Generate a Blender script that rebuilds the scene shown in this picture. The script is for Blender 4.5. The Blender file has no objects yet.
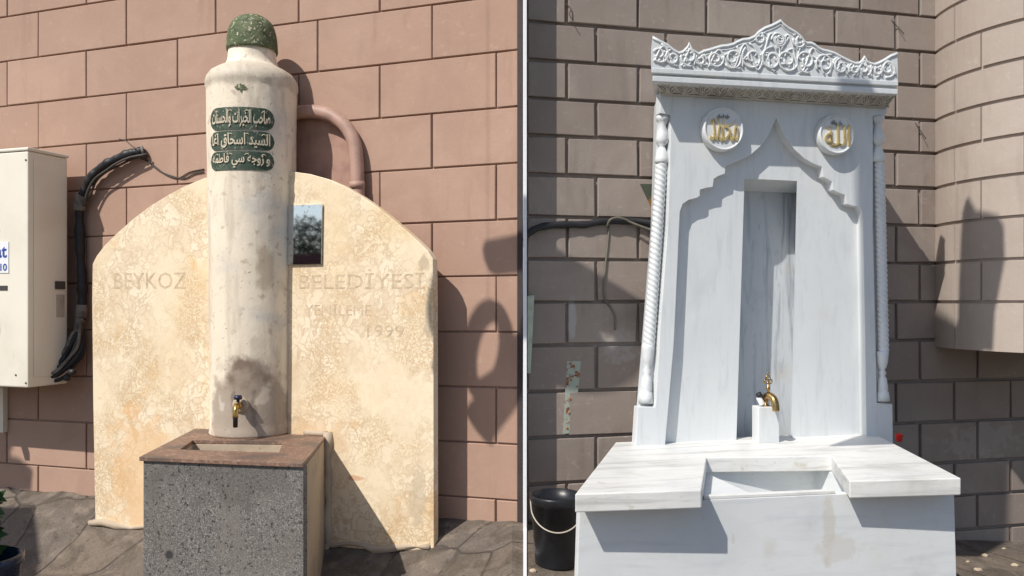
import bpy, bmesh, math, random
from mathutils import Vector, Matrix, noise as mnoise
random.seed(7)
S = bpy.context.scene
COL = S.collection
PI = math.pi
F, CX, CY, H = 800.0, 512.0, 300.0, 1.0     # lens in pixels, optical axis, eye height

# ------------------------------------------------------------------ frames
class Frame:
    """A wall's own coordinates: x right along the wall, y into the wall, z up."""
    def __init__(s, ox, oy, ang):
        s.ox, s.oy, s.a = ox, oy, ang
        s.ex = (math.cos(ang), math.sin(ang)); s.ey = (-math.sin(ang), math.cos(ang))
    def local(s, x, y, z):
        dx, dy = x-s.ox, y-s.oy
        return (dx*s.ex[0]+dy*s.ex[1], dx*s.ey[0]+dy*s.ey[1], z)
    def world(s, p):
        return (s.ox+p[0]*s.ex[0]+p[1]*s.ey[0], s.oy+p[0]*s.ex[1]+p[1]*s.ey[1], p[2])
    def w(s, px, py, w=0.0):
        """point seen at px,py that stands w metres in front of the wall plane"""
        rx = (px-CX)/F
        k = rx*s.ey[0]+s.ey[1]
        d = (s.ox*s.ey[0]+s.oy*s.ey[1]-w)/k
        return s.local(rx*d, d, H-(py-CY)*d/F)
    def zp(s, px, py, z):
        d = (H-z)*F/(py-CY)
        return s.local((px-CX)/F*d, d, z)
    def mpp(s, px, w=0.0):
        rx = (px-CX)/F
        return (s.ox*s.ey[0]+s.oy*s.ey[1]-w)/(rx*s.ey[0]+s.ey[1])/F
L = Frame(.0583, 3.587, -math.atan2(.310, .951))
R = Frame(.0583, 3.587, math.atan2(.2205, .9754))
W = Frame(0, 0, 0)

# ------------------------------------------------------------------ materials
def lin(c): return tuple(c)+(1,) if len(c) == 3 else c
class NT:
    def __init__(s, name, rough=.7, metal=0, spec=.4):
        s.m = bpy.data.materials.new(name); s.m.use_nodes = True
        s.t = s.m.node_tree; s.b = s.t.nodes['Principled BSDF']
        s.b.inputs['Roughness'].default_value = rough; s.b.inputs['Metallic'].default_value = metal
        s.b.inputs['Specular IOR Level'].default_value = spec
        s.tc = s.t.nodes.new('ShaderNodeTexCoord').outputs['Object']; s.col = None
        s.bumpn = None
    def N(s, k, **kw):
        n = s.t.nodes.new(k)
        for a, v in kw.items(): setattr(n, a, v)
        return n
    def link(s, a, b): s.t.links.new(a, b)
    def mp(s, sc=(1,1,1), rot=(0,0,0), src=None):
        n = s.N('ShaderNodeMapping'); n.inputs['Scale'].default_value = sc; n.inputs['Rotation'].default_value = rot
        s.link(src or s.tc, n.inputs[0]); return n.outputs[0]
    def noise(s, scale, st=(1,1,1), det=5, rough=.55, dist=0, rot=(0,0,0), src=None):
        n = s.N('ShaderNodeTexNoise'); n.inputs['Scale'].default_value = scale
        n.inputs['Detail'].default_value = det; n.inputs['Roughness'].default_value = rough
        n.inputs['Distortion'].default_value = dist
        s.link(s.mp(st, rot, src), n.inputs['Vector']); return n.outputs['Fac']
    def rng(s, v, lo, hi, a=0, b=1):
        n = s.N('ShaderNodeMapRange'); n.interpolation_type = 'SMOOTHSTEP'
        for i, x in zip((1,2,3,4), (lo,hi,a,b)): n.inputs[i].default_value = x
        s.link(v, n.inputs[0]); return n.outputs[0]
    def math(s, op, a, b=None):
        n = s.N('ShaderNodeMath', operation=op)
        for i, v in enumerate((a, b)):
            if v is None: continue
            if isinstance(v, (int, float)): n.inputs[i].default_value = v
            else: s.link(v, n.inputs[i])
        return n.outputs[0]
    def mix(s, fac, c2, c1=None, mode='MIX'):
        n = s.N('ShaderNodeMix', data_type='RGBA', blend_type=mode)
        if isinstance(fac, (int, float)): n.inputs[0].default_value = fac
        else: s.link(fac, n.inputs[0])
        for i, c in ((6, c1 if c1 is not None else s.col), (7, c2)):
            if isinstance(c, tuple): n.inputs[i].default_value = lin(c)
            else: s.link(c, n.inputs[i])
        s.col = n.outputs[2]; return s.col
    def base(s, c): s.col = lin(c); return s
    def layer(s, scale, c2, lo, hi, amt=1, st=(1,1,1), det=5, dist=0, rot=(0,0,0)):
        s.mix(s.rng(s.noise(scale, st, det, dist=dist, rot=rot), lo, hi, 0, amt), c2); return s
    def blob(s, c, r, c2, amt=1, sc=(1,1,1), ns=14, nk=.8):
        """an irregular stain round the point c of the object"""
        n = s.N('ShaderNodeVectorMath', operation='SUBTRACT'); s.link(s.tc, n.inputs[0]); n.inputs[1].default_value = c
        m = s.N('ShaderNodeVectorMath', operation='MULTIPLY'); s.link(n.outputs[0], m.inputs[0]); m.inputs[1].default_value = sc
        ln = s.N('ShaderNodeVectorMath', operation='LENGTH'); s.link(m.outputs[0], ln.inputs[0])
        d = s.math('DIVIDE', ln.outputs['Value'], r)
        d = s.math('ADD', d, s.math('MULTIPLY', s.math('SUBTRACT', s.noise(ns), .5), nk*2))
        s.mix(s.rng(d, .55, 1.05, amt, 0), c2); return s
    def bump(s, h, strength=.3, dist=.005):
        n = s.N('ShaderNodeBump'); n.inputs['Strength'].default_value = strength; n.inputs['Distance'].default_value = dist
        s.link(h, n.inputs['Height'])
        if s.bumpn: s.link(s.bumpn, n.inputs['Normal'])
        s.bumpn = n.outputs[0]; return s
    def done(s):
        i = s.b.inputs['Base Color']
        if isinstance(s.col, tuple): i.default_value = s.col
        else: s.link(s.col, i)
        if s.bumpn: s.link(s.bumpn, s.b.inputs['Normal'])
        return s.m
def attr(n, name):
    a = n.N('ShaderNodeAttribute'); a.attribute_name = name; return a.outputs['Fac']
def plain(name, c, rough=.6, metal=0, bs=60, bst=.15, var=.25):
    n = NT(name, rough, metal).base(c)
    n.layer(bs*.4, tuple(x*(1-var) for x in c), .4, .75, 1)
    n.bump(n.noise(bs), bst, .003); return n.done()

M = {}
def wallmat(name, c, dark, lite, dirt):
    n = NT(name, .8).base(c)
    n.mix(n.math('MULTIPLY', attr(n, 'tint'), .85), dark)
    n.layer(1.6, lite, .45, .75, .4)
    n.layer(9, dark, .5, .8, .35)
    n.layer(3, dirt, .58, .8, .45, st=(3,3,.6))
    n.layer(60, dark, .62, .75, .35)
    n.mix(n.rng(n.noise(140, det=2), .66, .74, 0, .55), dirt)
    n.layer(5, dirt, .56, .74, .4, st=(2.5,2.5,.35)); n.layer(30, lite, .60, .70, .5)
    n.layer(2.0, dark, .45, .62, .5, dist=1.5)
    n.bump(n.noise(7, det=3), .3, .012); n.bump(n.noise(120), .22, .003)
    return n
n = wallmat('pink_painted_block', (.44,.288,.215), (.375,.238,.175), (.465,.318,.242), (.29,.18,.13)); M['wallL'] = n.done()
n = wallmat('grey_brown_painted_block', (.305,.258,.222), (.235,.19,.162), (.35,.30,.262), (.165,.13,.108))
n.layer(5, (.40,.34,.32), .66, .74, .5, st=(1,1,3), dist=2.5, rot=(0,.7,0))
_q = R.w(571, 318, 0); n.blob((_q[0]-.004, 0, _q[2]), .10, (.42,.41,.40), .55, (4,.2,.8), ns=20, nk=.6)
_q = R.w(618, 345, 0); n.blob((_q[0]-.004, 0, _q[2]), .09, (.40,.38,.37), .35, (.8,.2,1.2), ns=26, nk=1.6)
_q = R.w(980, 440, 0); n.blob((_q[0]-.004, 0, _q[2]), .16, (.40,.37,.35), .3, (.7,.2,1.6), ns=18, nk=1.6)
n.done(); M['wallR'] = n.m
n = wallmat('bay_sunlight_painted', (.46,.39,.335), (.39,.325,.275), (.49,.42,.365), (.30,.245,.205)); M['bay'] = n.done()  # wall paint lightened so the bay colour itself holds sunlight

def marble(name, c=(.68,.70,.70), vein=(.53,.555,.57), st=(4,4,.6), dirt=(.50,.44,.34), dam=.5, vam=.55, rough=.42):
    n = NT(name, rough).base(c)
    n.layer(4.5, vein, .48, .72, vam, st=st, dist=.6)
    n.layer(13, vein, .56, .70, vam*.5, st=tuple(x**.7 for x in st), dist=1.2)
    n.layer(1.3, vein, .50, .70, vam*.6, dist=1.5); n.layer(3.1, (.60,.56,.47), .60, .80, dam*.45, st=(1.5,1.5,.5))
    n.layer(2.2, (.55,.575,.585), .5, .8, .5)
    n.layer(8, dirt, .60, .80, dam*.5)
    n.layer(90, dirt, .66, .76, dam*.5)
    n.layer(24, dirt, .64, .72, dam*.35); n.layer(1.1, vein, .55, .72, vam*.5, rot=(0,.5,0), dist=3)
    n.bump(n.noise(9, det=3), .16, .01); n.bump(n.noise(160), .12, .002)
    return n
M['marble'] = marble('white_marble').done()
M['marble_v'] = marble('white_marble_upright', st=(5,5,.7), vam=.5, dam=.3).done()
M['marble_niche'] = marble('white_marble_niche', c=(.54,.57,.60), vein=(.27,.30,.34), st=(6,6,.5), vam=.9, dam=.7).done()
M['marble_h'] = marble('white_marble_bench', c=(.74,.735,.70), vein=(.45,.45,.43), st=(.5,4.5,9), vam=.8, dam=1.3).done()
n = marble('white_marble_base', st=(.6,3,5), vam=.45, dam=.6)
M['_base'] = n
n = marble('carved_marble', dam=.35); M['carved'] = n.done()
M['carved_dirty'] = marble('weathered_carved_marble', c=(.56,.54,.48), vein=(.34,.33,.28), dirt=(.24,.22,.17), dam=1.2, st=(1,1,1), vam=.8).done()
M['carved_line'] = plain('dark_groove', (.30,.28,.24))  # plain dark tone for a groove

# breccia slab
n = NT('yellow_breccia_marble', .5).base((.83,.70,.50))
n.layer(2.2, (.85,.74,.57), .42, .68, .8)
n.layer(1.7, (.78,.58,.32), .50, .70, .6)
n.layer(5.0, (.72,.46,.20), .58, .72, .65, dist=1)
n.layer(11, (.70,.50,.30), .62, .72, .55, dist=2.5, rot=(0,.8,0))
wv = n.N('ShaderNodeTexNoise'); wv.inputs['Scale'].default_value = 9; wv.inputs['Detail'].default_value = 6; n.link(n.tc, wv.inputs['Vector'])
ad = n.N('ShaderNodeMixRGB'); ad.blend_type = 'ADD'; ad.inputs[0].default_value = .30
n.link(n.mp((1,1,.8)), ad.inputs[1]); n.link(wv.outputs['Color'], ad.inputs[2])
def vor(n, sc, src, feat='DISTANCE_TO_EDGE'):
    v = n.N('ShaderNodeTexVoronoi', feature=feat); v.inputs['Scale'].default_value = sc
    n.link(src, v.inputs['Vector']); return v
e1 = vor(n, 17, ad.outputs[0]).outputs['Distance']
n.mix(n.math('MULTIPLY', n.rng(e1, .0, .13, .60, 0), n.rng(n.noise(2.2), .40, .56, .15, 1)), (.50,.36,.21))
cb = n.N('ShaderNodeRGBToBW'); n.link(vor(n, 17, ad.outputs[0], 'F1').outputs['Color'], cb.inputs[0])
n.mix(n.math('MULTIPLY', n.rng(cb.outputs[0], .45, .75, 0, .55), n.rng(n.noise(2.2), .40, .60, .25, 1)), (.66,.50,.33))
cb = n.N('ShaderNodeRGBToBW'); n.link(vor(n, 7, ad.outputs[0], 'F1').outputs['Color'], cb.inputs[0])
n.mix(n.rng(cb.outputs[0], .5, .8, 0, .35), (.76,.60,.40))
e2 = vor(n, 44, ad.outputs[0]).outputs['Distance']
n.mix(n.math('MULTIPLY', n.rng(e2, .0, .20, .70, 0), n.rng(n.noise(3.4, rot=(.4,1,0)), .46, .60)), (.56,.38,.20))
n.mix(n.math('MULTIPLY', n.rng(e1, .1, .3), n.rng(n.noise(5), .55, .7, 0, .35)), (.84,.72,.54))
M['_slab'] = n
# column marble
n = NT('old_column_marble', .6).base((.79,.69,.54))
n.layer(3.2, (.88,.785,.635), .42, .66, .9, st=(1,1,.6))
n.layer(7, (.60,.51,.40), .50, .72, .8, st=(1.5,1.5,.6), dist=1)
n.layer(26, (.40,.31,.22), .58, .72, .6)
n.layer(5, (.50,.42,.33), .52, .70, .6, st=(2.5,2.5,.3))
n.layer(2.4, (.55,.53,.51), .52, .7, .55, st=(1,1,2), rot=(.2,.6,0))
n.mix(n.rng(n.noise(10, st=(3,3,.25)), .62, .72, 0, .35), (.76,.69,.58))
M['_col'] = n
n = NT('flaking_green_paint', .8).base((.085,.112,.05))
n.layer(9, (.14,.16,.085), .42, .62, .9)
n.layer(30, (.05,.07,.035), .52, .66, .8)
n.layer(75, (.52,.48,.36), .60, .64, .9); n.layer(28, (.50,.47,.36), .655, .68, .85)
n.bump(n.noise(40), .8, .01); M['green'] = n.done()
n = NT('green_enamel', .6).base((.038,.066,.042)); n.layer(30, (.09,.115,.08), .45, .7, .8); n.layer(80, (.42,.38,.30), .60, .68, .8); M['cart'] = n.done()
M['cream'] = plain('cream_lettering', (.66,.58,.44), .6)
# granite
n = NT('grey_terrazzo', .55).base((.128,.120,.110))
n.layer(150, (.29,.27,.245), .52, .60, .8, det=3); n.layer(260, (.42,.40,.36), .58, .66, .7, det=2)
n.layer(7, (.20,.18,.155), .48, .70, .55, st=(1.6,1.6,.35)); n.blob((0,0,.45), .25, (.10,.09,.08), .5, (.4,.4,2.2), ns=12, nk=1.3)
n.layer(80, (.03,.03,.03), .60, .66, .9, det=2); n.layer(3, (.16,.14,.12), .5, .75, .5)
n.layer(2.0, (.26,.25,.23), .45, .8, .35, st=(1,1,2.5)); n.bump(n.noise(150), .15, .002)
M['_gran'] = n
n = NT('brown_weathered_granite', .6).base((.21,.125,.085))
n.layer(60, (.34,.22,.16), .52, .6, .7); n.layer(100, (.06,.045,.04), .6, .66, .8); n.layer(6, (.115,.085,.068), .45, .65, .85)
n.bump(n.noise(60), .35, .004); M['gtop'] = n.done()
n = NT('cement_render', .85).base((.46,.37,.27)); n.layer(6, (.34,.27,.20), .45, .7, .9); n.layer(40, (.22,.18,.14), .6, .72, .7)
n.layer(3, (.58,.49,.38), .55, .7, .6); n.bump(n.noise(35), .5, .006); M['cement'] = n.done()
# paving
n = NT('worn_stone_paving', .8).base((.165,.130,.098))
n.layer(1.1, (.13,.11,.095), .4, .7, .8)
wv = n.N('ShaderNodeTexNoise'); wv.inputs['Scale'].default_value = 1.8; n.link(n.tc, wv.inputs['Vector'])
ad = n.N('ShaderNodeMixRGB'); ad.blend_type = 'ADD'; ad.inputs[0].default_value = .18
n.link(n.mp((1,1,0), (0,0,.5)), ad.inputs[1]); n.link(wv.outputs['Color'], ad.inputs[2])
e = vor(n, 2.3, ad.outputs[0]).outputs['Distance']; cc = vor(n, 2.3, ad.outputs[0], 'F1').outputs['Color']
bwn = n.N('ShaderNodeRGBToBW'); n.link(cc, bwn.inputs[0]); n.mix(n.rng(bwn.outputs[0], .2, .8, 0, .6), (.115,.095,.08))
crack = n.rng(e, .0, .022, .75, 0); n.mix(crack, (.05,.04,.034))
n.layer(12, (.24,.195,.15), .52, .7, .6); n.layer(5, (.095,.075,.055), .46, .64, .8, dist=1.5); n.layer(150, (.30,.26,.21), .62, .68, .7); n.layer(70, (.08,.065,.055), .55, .7, .6); n.layer(26, (.06,.05,.045), .62, .7, .8)
n.bump(n.math('SUBTRACT', n.noise(22), crack), .7, .02); n.bump(n.noise(120), .4, .004)
M['pave'] = n.done()
M['black'] = plain('black_rubber', (.018,.018,.02), .5)
M['tape'] = plain('grey_foam_wrap', (.20,.18,.155), .8, var=.6)
M['wire'] = plain('grey_wire', (.07,.06,.05), .6)
M['palewire'] = plain('dusty_thin_wire', (.17,.155,.12), .6)
n = NT('cream_sheet_metal', .45).base((.78,.73,.62)); n.layer(3, (.70,.64,.53), .45, .7, .8); n.layer(9, (.40,.32,.22), .66, .78, .6, st=(4,4,.5))
n.layer(2.2, (.82,.77,.66), .5, .7, .5); M['ac'] = n.done()
M['acdark'] = plain('dark_slot', (.06,.055,.05), .6)
M['label'] = plain('white_label', (.80,.80,.82), .4, var=.05)
M['blue'] = plain('blue_print', (.02,.07,.35), .5, var=.05)
M['greylabel'] = plain('grey_label', (.48,.43,.35), .5)
n = NT('brass', .32, 1).base((.50,.34,.14)); n.layer(45, (.16,.10,.05), .45, .65, .85); M['brass'] = n.done()
n = NT('old_brass', .4, 1).base((.52,.34,.10)); n.layer(50, (.14,.09,.05), .45, .65, .9); M['obrass'] = n.done()
n = NT('gilding', .38, .55).base((.70,.54,.24)); n.layer(60, (.52,.36,.14), .5, .7, .7); M['gold'] = n.done()
M['greyink'] = plain('grey_small_lettering', (.36,.36,.34), .6)
n = NT('tinted_mirror_glass', .03, 1).base((.62,.64,.68))
n.layer(50, (.25,.22,.22), .58, .64, .5); M['mirror'] = n.done()
n = NT('rusty_galvanised', .7, .2).base((.36,.40,.34)); n.layer(26, (.24,.09,.035), .53, .60, .95); n.layer(60, (.10,.05,.03), .62, .68, .9); M['rusty'] = n.done()
n = NT('olive_plate', .6, .3).base((.075,.085,.06)); n.layer(12, (.33,.15,.04), .52, .60, .8); M['olive'] = n.done()
M['rust'] = plain('orange_rust', (.42,.19,.05), .8, var=.5)
M['bucket'] = plain('black_bucket_plastic', (.014,.015,.018), .35)
M['white'] = plain('white_pvc', (.82,.82,.84), .5, var=.04)
M['shade_strip'] = plain('brown_black_shade', (.045,.035,.035), .7)  # dark colour standing in for shade at the corner
M['palegreen'] = plain('pale_green_paint', (.46,.52,.42), .6)
M['red'] = plain('red_plastic', (.55,.02,.015), .35, var=.1)
M['darkcap'] = plain('dark_blue_tap_handle', (.02,.025,.06), .3)
M['iron'] = plain('black_iron', (.03,.03,.03), .5)
M['leaf'] = plain('leaf', (.05,.12,.03), .5, var=.4)
M['leaf_far'] = plain('dark_leaf', (.03,.05,.02), .7, var=.4)
M['farwall'] = plain('far_dark_red_wall', (.14,.05,.045), .8)
M['pot'] = plain('dark_blue_glaze', (.02,.03,.06), .25)
M['soil'] = plain('soil', (.05,.035,.025), .9)
M['engrave'] = plain('engraved_shade', (.64,.50,.335), .7, bs=90, var=.35)
M['plaster'] = plain('pink_plaster_patch', (.41,.25,.195), .8, bs=30, bst=.5)
M['pipe'] = plain('pink_painted_pipe', (.45,.285,.225), .55, bs=40, bst=.2)

# ------------------------------------------------------------------ objects
class MB:
    def __init__(s): s.v = []; s.f = []; s.sm = []
    def add(s, vs, fs, smooth=False):
        o = len(s.v); s.v += [tuple(v) for v in vs]; s.f += [tuple(i+o for i in f) for f in fs]; s.sm += [smooth]*len(fs); return s
    def box(s, x0, x1, y0, y1, z0, z1):
        return s.loft([(x0,y0,z0),(x1,y0,z0),(x1,y0,z1),(x0,y0,z1)], [(x0,y1,z0),(x1,y1,z0),(x1,y1,z1),(x0,y1,z1)])
    def loft(s, A, B, smooth=False):
        n = len(A); vs = list(A)+list(B)
        fs = [tuple(range(n)), tuple(reversed(range(n, 2*n)))]+[(i, n+i, n+(i+1)%n, (i+1)%n) for i in range(n)]
        return s.add(vs, fs, smooth)
    def plate(s, P, y0, y1):      # outline in x,z
        return s.loft([(p[0],y0,p[1]) for p in P], [(p[0],y1,p[1]) for p in P])
    def slab(s, P, z0, z1):       # outline in x,y
        return s.loft([(p[0],p[1],z0) for p in P], [(p[0],p[1],z1) for p in P])
    def lathe(s, prof, c=(0,0,0), n=32, axis='z', tilt=None, a0=0, a1=2*PI):
        """profile (r, h) round an axis through c"""
        vs, fs = [], []
        for r, h in prof:
            for i in range(n):
                a = 2*PI*i/n; x, y = r*math.cos(a), r*math.sin(a)
                p = Vector((x, y, h)) if axis == 'z' else Vector((x, -h, y)) if axis == 'y' else Vector((h, x, y))
                if tilt: p = tilt @ p
                vs.append((p.x+c[0], p.y+c[1], p.z+c[2]))
        for k in range(len(prof)-1):
            for i in range(n):
                j = (i+1) % n; fs.append((k*n+i, k*n+j, (k+1)*n+j, (k+1)*n+i))
        fs.append(tuple(reversed(range(n)))); fs.append(tuple(range((len(prof)-1)*n, len(prof)*n)))
        return s.add(vs, fs, True)
    def tube(s, P, r, n=8, closed=False):
        P = [Vector(p) for p in P]; m = len(P); vs, fs = [], []
        up = Vector((.13, .2, 1)).normalized(); prev = None
        for i, p in enumerate(P):
            t = (P[(i+1) % m]-P[i-1]) if closed else (P[min(i+1, m-1)]-P[max(i-1, 0)])
            t.normalize()
            a = (prev - t*prev.dot(t)) if prev else t.cross(up)
            if a.length < 1e-5: a = t.cross(Vector((1,0,0)))
            a.normalize(); prev = a; b = t.cross(a)
            rr = r(i/(m-1)) if callable(r) else r
            for k in range(n):
                q = p+(a*math.cos(2*PI*k/n)+b*math.sin(2*PI*k/n))*rr; vs.append(tuple(q))
        for i in range(m if closed else m-1):
            j = (i+1) % m
            for k in range(n):
                l = (k+1) % n; fs.append((i*n+k, i*n+l, j*n+l, j*n+k))
        if not closed: fs += [tuple(reversed(range(n))), tuple(range((m-1)*n, m*n))]
        return s.add(vs, fs, True)
    def build(s, name, mat, parent=None, base=None, fr=None, bevel=0, sub=0):
        me = bpy.data.meshes.new(name)
        if parent is not None: base = Vector(parent['_b'])
        else: base = Vector(base or (0,0,0))
        vs = [tuple(Vector(v)-base) for v in s.v]
        me.from_pydata(vs, [], s.f); me.polygons.foreach_set('use_smooth', s.sm)
        bm = bmesh.new(); bm.from_mesh(me); bmesh.ops.recalc_face_normals(bm, faces=bm.faces); bm.to_mesh(me); bm.free()
        if isinstance(mat, NT): mat = mat.m
        me.materials.append(mat)
        o = bpy.data.objects.new(name, me); COL.objects.link(o)
        if parent is not None:
            o.parent = parent
            o['_b'] = tuple(base)
        else:
            fr = fr or W
            o.location = fr.world(base); o.rotation_euler.z = fr.a; o['_b'] = tuple(base)
        if bevel:
            m = o.modifiers.new('edge', 'BEVEL'); m.width = bevel; m.segments = 2; m.limit_method = 'ANGLE'; m.angle_limit = .6
        return o
def smooth_path(P, k=8):
    P = [Vector(p) for p in P]; out = []
    for i in range(len(P)-1):
        a, b, c, d = P[max(i-1,0)], P[i], P[i+1], P[min(i+2, len(P)-1)]
        for j in range(k):
            t = j/k
            out.append(.5*((2*b)+(c-a)*t+(2*a-5*b+4*c-d)*t*t+(3*b-3*c+d-a)*t**3))
    return out+[P[-1]]
def tag(o, label=None, cat=None, group=None, kind=None):
    for k, v in (('label', label), ('category', cat), ('group', group), ('kind', kind)):
        if v: o[k] = v
    return o
def thing(name, base, fr, label, cat, group=None):
    o = bpy.data.objects.new(name, None); COL.objects.link(o); o.empty_display_size = .1
    o.location = fr.world(base); o.rotation_euler.z = fr.a; o['_b'] = tuple(base)
    return tag(o, label, cat, group)

# Arabic presentation forms so that letters join
T = """ا FE8D FE8E . .
ب FE8F FE90 FE91 FE92
ت FE95 FE96 FE97 FE98
ج FE9D FE9E FE9F FEA0
ح FEA1 FEA2 FEA3 FEA4
خ FEA5 FEA6 FEA7 FEA8
د FEA9 FEAA . .
ر FEAD FEAE . .
ز FEAF FEB0 . .
س FEB1 FEB2 FEB3 FEB4
ص FEB9 FEBA FEBB FEBC
ط FEC1 FEC2 FEC3 FEC4
ع FEC9 FECA FECB FECC
غ FECD FECE FECF FED0
ف FED1 FED2 FED3 FED4
ق FED5 FED6 FED7 FED8
ل FEDD FEDE FEDF FEE0
ﻻ FEFB FEFC . .
م FEE1 FEE2 FEE3 FEE4
ن FEE5 FEE6 FEE7 FEE8
ه FEE9 FEEA FEEB FEEC
و FEED FEEE . .
ي FEF1 FEF2 FEF3 FEF4"""
AF = {}
for l in T.split('\n'):
    a = l.split(); AF[a[0]] = [None if x == '.' else chr(int(x, 16)) for x in a[1:]]
def shape(s):
    s = s.replace('لا', 'ﻻ'); out = []
    for i, c in enumerate(s):
        if c not in AF: out.append(c); continue
        pv = i > 0 and s[i-1] in AF and AF[s[i-1]][2] is not None
        nx = i < len(s)-1 and s[i+1] in AF and AF[c][2] is not None
        f = AF[c]; out.append(f[3] if pv and nx else f[1] if pv else f[2] if nx else f[0])
    return ''.join(reversed(out))
def text(s, extr=.02, off=0.0, res=3):
    """letters as verts/faces in the unit box (x 0..1, z 0..1), depth on y (0 front)"""
    c = bpy.data.curves.new('letters', 'FONT'); c.body = s; c.extrude = extr; c.offset = off; c.resolution_u = res
    o = bpy.data.objects.new('letters', c); COL.objects.link(o); bpy.context.view_layer.update()
    m = bpy.data.meshes.new_from_object(o.evaluated_get(bpy.context.evaluated_depsgraph_get()))
    vs = [v.co.copy() for v in m.vertices]; fs = [tuple(p.vertices) for p in m.polygons]
    bpy.data.objects.remove(o); bpy.data.meshes.remove(m)
    x0, x1 = min(v.x for v in vs), max(v.x for v in vs); y0, y1 = min(v.y for v in vs), max(v.y for v in vs)
    return [((v.x-x0)/(x1-x0), 0 if v.z > 0 else 1, (v.y-y0)/(y1-y0)) for v in vs], fs

# ================================================================== GROUND
def gz(x, y):
    b = .02*x if x < 0 else -.10*min(x, 3)
    b += .009
    if x < 0:
        p = L.local(x, y, 0); b -= .27*min(1, max(0, -p[1]/.45))*min(1, max(0, -x/.5))
    return b
g = MB()
xs = [-60,-30,-15,-8]+[-6+.15*i for i in range(81)]+[8,15,30,60]
ys = [-60,-30,-15,-8,-4,-2]+[-1+.12*i for i in range(60)]+[8,15,30,60]
g.add([(x, y, gz(x, y)) for y in ys for x in xs],
      [(j*len(xs)+i, j*len(xs)+i+1, (j+1)*len(xs)+i+1, (j+1)*len(xs)+i) for j in range(len(ys)-1) for i in range(len(xs)-1)])
tag(g.build('ground', M['pave']), kind='structure')

# ================================================================== WALLS
def wall_blocks(name, fr, lines, slope, joints, x0, x1, gap, mat, label, proud=.010, bev=.003):
    """lines: heights at x=0; joints(k): list of x of the vertical joints of course k"""
    bm = bmesh.new(); lay = None
    mb = MB(); tint = []
    mb.box(x0, x1, 0.0, .30, -.6, lines[-1]+.02)
    tint += [.6]*6
    for k in range(len(lines)-1):
        js = [x0-.001]+[j for j in joints(k) if x0+.05 < j < x1-.03]+[x1-.001]
        for a, b in zip(js[:-1], js[1:]):
            zs = [lines[k]+slope*a+gap/2, lines[k]+slope*b+gap/2, lines[k+1]+slope*b-gap/2, lines[k+1]+slope*a-gap/2]
            xa, xb = a+gap/2, b-gap/2
            dy = random.uniform(-.0012, .0012); tl = random.uniform(-.0015, .0015)
            y = -proud+dy; e = bev
            jt = [(random.gauss(0, gap*.09), random.gauss(0, gap*.09)) for _ in range(4)]
            Q = [(xa, zs[0]), (xb, zs[1]), (xb, zs[2]), (xa, zs[3])]; Q = [(a_+u_, b_+v_) for (a_, b_), (u_, v_) in zip(Q, jt)]
            sx, sz, ty_ = (1,-1,-1,1), (1,1,-1,-1), (1,-1,-1,1)
            A = [(Q[i][0]+e*sx[i], y+tl*ty_[i], Q[i][1]+e*sz[i]) for i in range(4)]
            B = [(Q[i][0], y+e, Q[i][1]) for i in range(4)]
            C = [(p[0], .01, p[2]) for p in B]
            mb.add(A+B+C, [(0,1,2,3)]+[(i, (i+1)%4, 4+(i+1)%4, 4+i) for i in range(4)]+[(4+i, 4+(i+1)%4, 8+(i+1)%4, 8+i) for i in range(4)])
            tint += [random.random()]*9
    o = mb.build(name, mat, base=(x0, 0, 0), fr=fr)
    at = o.data.attributes.new('tint', 'FLOAT', 'FACE'); at.data.foreach_set('value', tint)
    return o
# left wall
u492 = L.w(492, 276)[0]
slopeL = .0078
z0 = 1.109-slopeL*u492
linesL = [-.35, z0-4*.2527-.12, z0-4*.2527]+[z0+.2527*k for k in range(-3, 13)]
linesL[1] = -.05
evenL = [L.w(p, 300)[0] for p in (40, 128, 217, 300, 381, 497)]
oddL = [L.w(p, 300)[0] for p in (88, 179, 250, 319, 433)]
evenL = [evenL[0]-.57*k for k in range(6, 0, -1)]+evenL
oddL = [oddL[0]-.57*k for k in range(6, 0, -1)]+oddL
XL0 = -6.0
oL = wall_blocks('block_wall', L, linesL, slopeL, lambda k: evenL if (k % 2) == 1 else oddL, XL0, -.004, .0075, M['wallL'], '', proud=.013)
tag(oL, 'sunlit pink painted block wall behind the old stone column and the cream slab', 'wall')
# right wall
zR = [H-(y-CY)*F*0+0 for y in []]
k540 = R.mpp(540)
ylr = [600, 560, 521, 483, 437, 391, 345, 302, 259, 217, 175, 136, 99, 61, 23]
linesR = [H-(y-CY)*k540 for y in ylr]
linesR += [linesR[-1]+.178*k for k in range(1, 9)]
evR = [R.w(566, 300)[0]+.3415*k for k in range(-2, 14)]
odR = [R.w(595, 300)[0]+.3415*k for k in range(-2, 14)]
oR = wall_blocks('block_wall', R, linesR, 0, lambda k: evR if (k % 2) == 0 else odR, .004, 5.2, 0.0165, M['wallR'], '', proud=.019, bev=.0025)
tag(oR, 'grey brown block wall with wide dark joints behind the white marble fountain', 'wall')

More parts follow.
